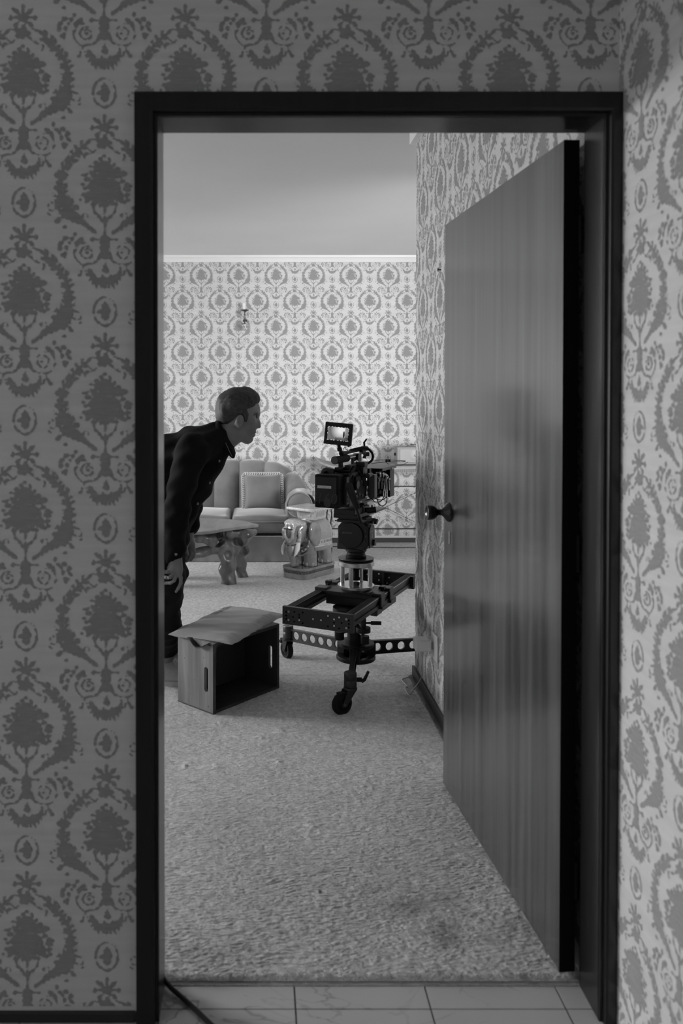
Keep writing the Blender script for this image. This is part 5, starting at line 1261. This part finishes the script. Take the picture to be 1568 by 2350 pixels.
for x in (-sx-.0015, sx-.0005):
    for z in (.026, .018, .0, ): b.box((x, -.0159, z), (.002, .0004, .004))
b.box((-sx, -.0159, -sz+.001), (.003, .0004, .003)); b.box((sx, -.0159, -sz+.001), (.003, .0004, .003))
part('screen_readouts', b, 'lit', scn)
text('monitor_lettering', 'SmallHD', .0075, Rm @ frame((0, -.0152, -.0445), (1,0,0)), 'greyp', mc, .0002, 'CENTER')
b = rig(MB())
for z in (.0, -.006, -.012): b.box((MWd/2+.001, -.002, z), (.001, .003, .003))
part('side_ports', b, 'hole', mc)
ml = mo.location
def Ml(px_, py_, D_): return P(px_, py_, D_)-ml
b = MB(); b.cyl(Ml(778, 1022, 3.93), Ml(779, 1030, 3.935), .0085, n=18); b.cyl(Ml(779, 1028, 3.935), Ml(780, 1034, 3.94), .012, n=20); b.ball(Ml(783, 1040, 3.95), (.012, .012, .013), 16); part('tilt_mount', b, 'anod', mo)
b = MB(); b.tube([Ml(784, 1041, 3.95), Ml(800, 1038, 3.99), Ml(812, 1035, 4.02), Ml(832, 1029, 4.07), Ml(842, 1029, 4.1)], [.0125, .008, .0085, .0115, .012], 16); arm_ = part('arm', b, 'anod', mo)
b = MB(); b.cyl(Ml(829, 1037, 4.04), Ml(836, 1037, 4.06), .012, n=22); b.ball(Ml(838, 1042, 4.08), .011, 14); b.cyl(Ml(838, 1042, 4.08), Ml(836, 1052, 4.08), .009); b.box(Ml(843, 1042, 4.09), (.02, .02, .02)); part('arm_joint', b, 'anodg', mo, bevel=.001)
b = MB(); b.tube([Ml(837, 1026, 4.07), Ml(835.5, 1016, 4.07), Ml(842, 1007, 4.07)], [.005, .0052, .0036], 10); part('arm_lever', b, 'rubber', mo)
b = MB(); b.tube(spline([Ml(803, 1034, 4.0), Ml(818, 1030, 4.02), Ml(836, 1027, 4.05), Ml(850, 1034, 4.08), Ml(856, 1046, 4.1), Ml(853, 1057, 4.1), Ml(843, 1064, 4.08), Ml(828, 1069, 4.04)], 6), .0062, 12); part('sheathed_cable', b, 'rubber', mo)
b = MB(); b.tube(spline([Ml(800, 1024, 3.96), Ml(795, 1026, 3.96), Ml(789, 1029, 3.96), Ml(787, 1036, 3.96)]), .0016, 6); b.tube(spline([Ml(792, 1022, 3.95), Ml(793, 1030, 3.96), Ml(799, 1034, 3.97)]), .0016, 6); b.cyl(Ml(801, 1024, 3.96)-Vector((0, 0, .005)), Ml(801, 1024, 3.96)+Vector((0, 0, .004)), .004, n=10); part('thin_cable', b, 'rubber', mo)

# ------------------------------------------------------------------ the man
M['skin'] = vary(mat('skin', .18, .5), .16, .21, (20, 20, 20), 3, .15, (250, 250, 250), .0006)
M['hair'] = vary(mat('short hair', .03, .6), .014, .045, (60, 260, 60), 4, .6, (90, 400, 90), .003)
M['shirt'] = vary(mat('black velvet shirt', .005, .85, spec=.15), .004, .007, (6, 6, 6), 3, .5, (14, 14, 9), .01)
M['jeans'] = vary(mat('black jeans', .008, .8, spec=.2), .006, .011, (12, 12, 6), 4, .4, (24, 24, 14), .008)
M['button'] = mat('shirt button', .22, .35); M['shoe'] = vary(mat('pale leather sneaker', .38, .5), .33, .42, (25, 25, 25), 3); M['sole'] = mat('pale rubber sole', .42, .6); M['lace'] = mat('sneaker lace', .5, .7); M['eye'] = mat('dark eye', .02, .1); M['ring'] = mat('ring metal', .7, .15, metal=1)
YM = 3.95
def Q(px_, py_, dy=0.): return tuple(P(px_, py_, YM+dy))
def q4(px_, py_, dy, r): return Q(px_, py_, dy)+(r,)
body = Blob()
# head
hc = Vector(Q(545, 938))
body.egg(hc, (.096, .075, .092), .02).egg(Q(560, 950), (.076, .064, .085), .02)
body.egg(Q(566, 972), (.052, .052, .070), .02).chain([q4(545, 990, 0, .040), q4(564, 1003, 0, .028)], .02)
body.chain([q4(544, 975, -.045, .022), q4(550, 993, -.042, .020), q4(568, 1009, -.014, .017)], .02).chain([q4(544, 975, .045, .022), q4(550, 993, .042, .020), q4(568, 1009, .014, .017)], .02)
body.egg(Q(570, 1007), (.022, .024, .018), .014)
body.chain([q4(586, 935, 0, .020), q4(588, 946, 0, .018)], .016).egg(Q(586, 945, -.025), (.016, .022, .009), .010).egg(Q(586, 945, .025), (.016, .022, .009), .010)
body.chain([q4(588, 952, 0, .009), q4(592, 970, 0, .011), q4(594, 978, 0, .011)], .008).egg(Q(589, 980, -.010), (.009, .008, .008), .006).egg(Q(589, 980, .010), (.009, .008, .008), .006)
body.egg(Q(584, 992), (.010, .022, .0075), .007).egg(Q(582, 999), (.010, .020, .0075), .006).limb(Q(588, 995.4, -.018), Q(588, 995.4, .018), .003, .003, .004, True)
for s in (-1, 1):
    body.egg(Q(584, 955, .032*s), (.016, .017, .012), .014, sub=True).egg(Q(582.5, 955, .030*s), (.013, .013, .011), .003).egg(Q(574, 965, .045*s), (.022, .014, .016), .02)
    rt = Matrix.Rotation(R(12*s), 3, 'Z') @ Matrix.Rotation(R(12), 3, 'Y')
    body.egg(Q(550, 967, .078*s), (.021, .010, .032), .008, rot=rt).egg(Q(552.5, 965, .085*s), (.012, .009, .020), .005, sub=True, rot=rt).limb(Q(554, 972, .072*s), Q(556, 976, .075*s), .006, .005, .004).egg(Q(549, 979, .078*s), (.009, .007, .012), .006)
# neck and trunk
body.chain([q4(534, 975, 0, .058), q4(520, 1000, 0, .060), q4(500, 1016, 0, .060)], .03)
body.chain([q4(496, 1018, 0, .055), q4(456, 1044, 0, .085), q4(420, 1090, 0, .105), q4(388, 1150, 0, .108), q4(366, 1195, 0, .115)], .04)
for s in (-1, 1): body.chain([q4(484, 1022, .03*s, .05), q4(445, 1035, .15*s, .060)], .04).egg(Q(364, 1200, .07*s), (.10, .10, .11), .05)
# arms
RA = [q4(442, 1035, -.17, .062), q4(405, 1165, -.20, .045), q4(402, 1200, -.20, .043), q4(402, 1283, -.16, .028), q4(403, 1294, -.16, .027)]
LA = [q4(446, 1035, .17, .062), q4(436, 1160, .17, .045), q4(433, 1195, .17, .043), q4(430, 1232, .15, .027), q4(431, 1240, .15, .026)]
body.chain(RA, .02).chain(LA, .02)
def fingers(rows, k=.005):
    for r in rows: body.chain([q4(*p) for p in r], k)
# right hand: back of the hand towards us, index hanging, the others curled back on the thigh
body.chain([q4(403, 1292, -.16, .026), q4(404, 1304, -.163, .027), q4(402, 1315, -.166, .024)], .012, flat=((0.1, 1, 0), .62)).chain([q4(409, 1298, -.160, .018), q4(411, 1316, -.166, .015)], .012).chain([q4(396, 1300, -.16, .016), q4(393, 1313, -.165, .014)], .012)
fingers([[(411, 1313, -.170, .0108), (415, 1326, -.176, .0090), (415, 1338, -.176, .0084), (409, 1350, -.170, .0076), (404, 1358, -.165, .0066)],
         [(405, 1317, -.172, .0105), (400, 1332, -.186, .0090), (391, 1338, -.184, .0082), (380, 1336, -.170, .0076), (373, 1334, -.162, .0066)],
         [(400, 1315, -.174, .0100), (391, 1325, -.192, .0086), (382, 1325.5, -.190, .0078), (373, 1323, -.176, .0072), (367, 1322, -.168, .0064)],
         [(394, 1311, -.168, .0092), (385, 1313.5, -.180, .0078), (377, 1313, -.178, .0072), (370, 1312, -.170, .0062)],
         [(404, 1300, -.145, .0120), (411, 1314, -.128, .0105), (412, 1326, -.122, .0094), (409, 1336, -.120, .0080)]], .0035)
# left hand hanging beyond
body.chain([q4(431, 1240, .15, .025), q4(435, 1250, .15, .026), q4(436, 1259, .15, .023)], .012, flat=((0.1, 1, 0), .6)).chain([q4(437, 1246, .15, .016), q4(441, 1258, .15, .013)], .012).chain([q4(427, 1246, .15, .016), q4(427, 1257, .15, .012)], .012)
fingers([[(442, 1256, .150, .0106), (446, 1267, .146, .0090), (444, 1278, .140, .0082), (438, 1286, .136, .0068)],
         [(437, 1260, .146, .0105), (438.5, 1272, .136, .0090), (434, 1282, .132, .0082), (429, 1288, .130, .0068)],
         [(431, 1259, .144, .0098), (430, 1271, .134, .0084), (426, 1280, .130, .0076), (422, 1285, .130, .0064)],
         [(426, 1256, .146, .0090), (422.5, 1266, .138, .0078), (419, 1273, .134, .0070), (416, 1277, .134, .0058)],
         [(430, 1243, .13, .0118), (427, 1254, .116, .0100), (427, 1264, .112, .0090), (430, 1273, .112, .0076)]], .0035)
# legs and feet
RL = [q4(362, 1205, -.085, .085), q4(384, 1325, -.09, .058), q4(384, 1360, -.09, .05), q4(384, 1440, -.08, .046), q4(380, 1500, .05, .038), q4(373, 1540, .06, .036)]
LL = [q4(364, 1205, .085, .085), q4(395, 1314, .09, .054), q4(391, 1356, .09, .044), q4(388, 1440, .08, .042), q4(391, 1490, .2, .036), q4(391, 1525, .21, .036)]
body.chain(RL, .04).chain(LL, .04)
xf = P(371, 1545, YM+.06); xl = P(391, 1540, YM+.22)
SDIR = [Vector((.97, .04, 0)).normalized(), Vector((.95, .2, 0)).normalized()]
for c, d in ((xf, SDIR[0]), (xl, SDIR[1])): body.chain([(c.x, c.y, .06, .034), (c.x+d.x*.1, c.y+d.y*.1, .045, .030), (c.x+d.x*.17, c.y+d.y*.17, .035, .022)], .02)
lo = Vector(Q(352, 1300, -.33)); 
V, F = body.mesh((-.70, YM-.34, .01), (.06, YM+.33, 1.50), .0037)
b = MB(); b.add(V, F, True)
man = part('person', b, 'skin', None)
tag(man, 'man in black shirt and jeans leaning forward to look at the camera screen', 'person')
# hair
h = Blob()
h.egg(Q(542, 935), (.101, .083, .097), .02).egg(Q(566, 915), (.062, .066, .048), .03).egg(Q(520, 955), (.045, .068, .055), .03).egg(Q(583, 916), (.022, .045, .016), .02)
h.chain([q4(552, 903, -.02, .020), q4(562, 895, -.01, .012), q4(570, 894, 0, .007)], .02).chain([q4(560, 904, .02, .018), q4(572, 898, .02, .012), q4(582, 901, .01, .008)], .015)
h.egg(Q(612, 975), (.100, .14, .112), .012, sub=True).egg(Q(575, 1000), (.06, .14, .075), .010, sub=True).egg(Q(540, 1010), (.09, .14, .070), .012, sub=True)
for s in (-1, 1): h.egg(Q(553, 974, .078*s), (.022, .03, .036), .008, sub=True)
h.chain([q4(566, 950, -.066, .010), q4(564, 966, -.066, .006)], .01).chain([q4(566, 950, .066, .010), q4(564, 966, .066, .006)], .01)
hv = lambda Z: .0012*np.sin(Z[:,1]*330+Z[:,0]*60+3*np.sin(Z[:,2]*40))*np.cos(Z[:,2]*60+Z[:,0]*110)+.003*np.sin(Z[:,0]*60+Z[:,2]*45+2)*np.sin(Z[:,1]*50)
blob_part('hair', h, (-.24, YM-.12, 1.26), (.03, YM+.12, 1.50), .0036, 'hair', man, warp=hv)
for s in (-1, 1):
    part('eyebrow', MB().tube([Q(589, 946, .012*s), Q(588.5, 944.5, .026*s), Q(584, 946, .042*s)], [.003, .004, .002], 8), 'hair', man)
    part('eye', MB().ball(Q(586.5, 955.5, .030*s), .0075, 12), 'eye', man)
# shirt
sh = Blob(); o_ = .012
sh.chain([q4(502, 1010, 0, .076), q4(462, 1036, 0, .112), q4(427, 1090, 0, .130), q4(392, 1150, 0, .130), q4(370, 1195, 0, .130), q4(370, 1232, 0, .128)], .05)
sh.chain([q4(440, 1036, 0, .108), q4(388, 1052, 0, .100), q4(345, 1110, 0, .12)], .05)
sh.chain([q4(490, 1046, 0, .055), q4(450, 1102, 0, .057), q4(406, 1165, 0, .074), q4(380, 1225, 0, .09)], .05)
for s in (-1, 1): sh.chain([q4(492, 1012, .03*s, .062), q4(446, 1030, .15*s, .075)], .05)
sh.chain([q4(440, 1032, -.17, .078), q4(422, 1100, -.19, .064), q4(405, 1165, -.20, .060), q4(402, 1205, -.20, .058), q4(400, 1255, -.175, .046), q4(401, 1284, -.16, .040)], .025)
sh.chain([q4(444, 1032, .17, .078), q4(442, 1100, .175, .062), q4(438, 1160, .17, .056), q4(434, 1200, .165, .046), q4(431, 1232, .15, .040)], .025)
sh.limb(Q(401, 1279, -.16), Q(402, 1320, -.16), .036, .036, .006, True).limb(Q(431, 1230, .15), Q(433, 1270, .15), .035, .035, .006, True)
sh.box(Q(400, 1300, .02), (.5, .16, .085), .0, .02, sub=True).limb(Q(512, 995), Q(560, 960), .058, .08, .012, True)
wf_ = lambda Z: .006*np.sin(Z[:,2]*34+Z[:,0]*16+2.2*np.sin(Z[:,1]*9))*np.sin(Z[:,1]*17+Z[:,0]*26)+.003*np.sin(Z[:,2]*75-Z[:,0]*42+Z[:,1]*30)
shp = blob_part('shirt', sh, (-.74, YM-.36, .55), (-.02, YM+.36, 1.42), .0085, 'shirt', man, warp=wf_)
# collar: stand and two points
b = MB()
ring = []
cc_ = [(503, 966, 0), (508, 972, -.055), (516, 992, -.072), (524, 1012, -.062), (532, 1024, -.030)]
def collar(s):
    top = [Q(500, 962, 0), Q(504, 968, -.045*s), Q(512, 984, -.074*s), Q(522, 1004, -.072*s), Q(530, 1018, -.05*s), Q(535, 1022, -.022*s)]
    bot = [Q(492, 972, 0), Q(494, 980, -.055*s), Q(500, 1000, -.088*s), Q(510, 1026, -.088*s), Q(534, 1052, -.062*s), Q(540, 1040, -.026*s)]
    T_, B_ = spline(top, 5), spline(bot, 5)
    def fn(i, j):
        t = j/5; p = T_[i]*(1-t)+B_[i]*t; p.y -= s*.008*math.sin(PI*t); return p
    b.grid(fn, len(T_), 6, flip=s < 0)
collar(1); collar(-1)
col = part('collar', b, 'shirt', shp); sm = col.modifiers.new('t', 'SOLIDIFY'); sm.thickness = .006; sm.offset = 0
b = MB(); b.tube([Vector(Q(*p)) for p in ((518, 1016, -.094), (526, 1034, -.088), (533, 1048, -.072))], .0012, 6); part('collar_edge', b, 'button', col)
for px_, py_, dy in ((503, 1058, -.085), (481, 1108, -.100), (454, 1156, -.12)):
    # seat each button on the cloth
    p = Vector(P(px_, py_, YM)); d = (p-Vector((0, 0, CZ))).normalized(); pts_ = np.array([list(Vector((0, 0, CZ))+d*t) for t in np.linspace(3.5, 4.3, 160)]); v = sh.ev(pts_)+wf_(pts_); i = int(np.argmax(v < 0)) if (v < 0).any() else 90
    c = Vector(pts_[i])-d*.005; b = MB(); b.lathe([(0, -.003), (.0065, -.003), (.0065, .001), (.005, .002), (0, .0015)], c, (.15, -1, -.1), 16); part('button', b, 'button', shp)
p = Vector(P(404, 1272, YM)); d = (p-Vector((0, 0, CZ))).normalized(); pts_ = np.array([list(Vector((0, 0, CZ))+d*t) for t in np.linspace(3.5, 4.3, 320)]); v = sh.ev(pts_)+wf_(pts_); i = int(np.argmax(v < 0)) if (v < 0).any() else 120
b = MB(); b.lathe([(0, -.003), (.0068, -.003), (.0068, .001), (.005, .002), (0, .0015)], Vector(pts_[i]), (.1, -1, 0), 16); part('cuff_button', b, 'button', shp)
# jeans
jn = Blob()
jn.chain([q4(360, 1195, -.085, .11), q4(384, 1320, -.09, .078), q4(384, 1360, -.09, .066), q4(384, 1440, -.08, .060), q4(382, 1494, .04, .054), q4(379, 1512, .05, .055)], .03)
jn.chain([q4(362, 1195, .085, .11), q4(396, 1312, .09, .072), q4(392, 1356, .09, .056), q4(388, 1440, .08, .053), q4(390, 1480, .18, .052), q4(391, 1500, .2, .054)], .03)
jn.chain([q4(360, 1185, -.06, .115), q4(360, 1185, .06, .115)], .05)
jn.box((-.42, YM+.1, .0), (.4, .35, .160), .0, .004, sub=True)
wj = lambda Z: .004*np.sin(Z[:,2]*52+Z[:,0]*30+2*np.sin(Z[:,1]*14))+.003*np.sin(Z[:,2]*95-Z[:,1]*60)
blob_part('jeans', jn, (-.68, YM-.26, .06), (-.18, YM+.26, 1.0), .009, 'jeans', man, warp=wj)
# sneakers
for c, d, k in ((xf, SDIR[0], 0), (xl, SDIR[1], 1)):
    n = Vector((-d.y, d.x, 0)); sh_ = Blob(); A = lambda f, s, z, r: (c.x+d.x*f+n.x*s, c.y+d.y*f+n.y*s, z, r)
    sh_.chain([A(-.035, 0, .075, .052), A(.03, 0, .070, .054), A(.09, 0, .052, .050), A(.155, 0, .038, .046), A(.185, 0, .034, .036)], .03).chain([A(-.02, 0, .12, .046), A(.0, 0, .10, .05)], .03)
    sh_.box((c.x+d.x*.07, c.y+d.y*.07, -.02), (.4, .4, .03), 0, .002, sub=True)
    sm_ = blob_part('sneaker', sh_, (c.x-.28, c.y-.28, .0), (c.x+.28, c.y+.28, .19), .006, 'shoe', man)
    b = MB(); O2 = []
    for t in np.linspace(0, 2*PI, 40, endpoint=False):
        f = .072+.152*math.cos(t); s = (.056 if math.cos(t) > -.2 else .048)*math.sin(t)*(1+.08*math.cos(t)); O2.append((c.x+d.x*f+n.x*s, c.y+d.y*f+n.y*s))
    b.prism(O2, .001, .030, 'z', smooth=True); part('sole', b, 'sole', sm_, bevel=.003)
    b = MB()
    for i in range(5):
        f = .030+.020*i; z = .121-.011*i
        for sd in (-1, 1): b.tube(spline([A(f+.006, 0, z+.007, 0)[:3], A(f, .026*sd, z-.001, 0)[:3], A(f-.006-.004*i, .046*sd, z-.030, 0)[:3]], 4), .0026, 6)
        b.tube([A(f, -.026, z-.006, 0)[:3], A(f+.010, 0, z+.006, 0)[:3], A(f+.004, .026, z-.006, 0)[:3]], .0032, 6); b.tube([A(f+.008, -.026, z-.010, 0)[:3], A(f, 0, z+.006, 0)[:3], A(f+.006, .026, z-.010, 0)[:3]], .0032, 6)
    for s in (-1, 1): b.tube(spline([A(.05, 0, .126, 0)[:3], A(.055, .022*s, .128, 0)[:3], A(.075, .036*s, .105, 0)[:3], A(.07, .02*s, .10, 0)[:3]]), .0028, 6)
    part('laces', b, 'lace', sm_)
q0 = Vector(Q(387.5, 1325.2, -.1915)); q1 = Vector(Q(385.5, 1325.3, -.191)); b = MB(); b.tube([q0, q1], [.0096, .0096], 18, caps=False); part('finger_ring', b, 'ring', man)
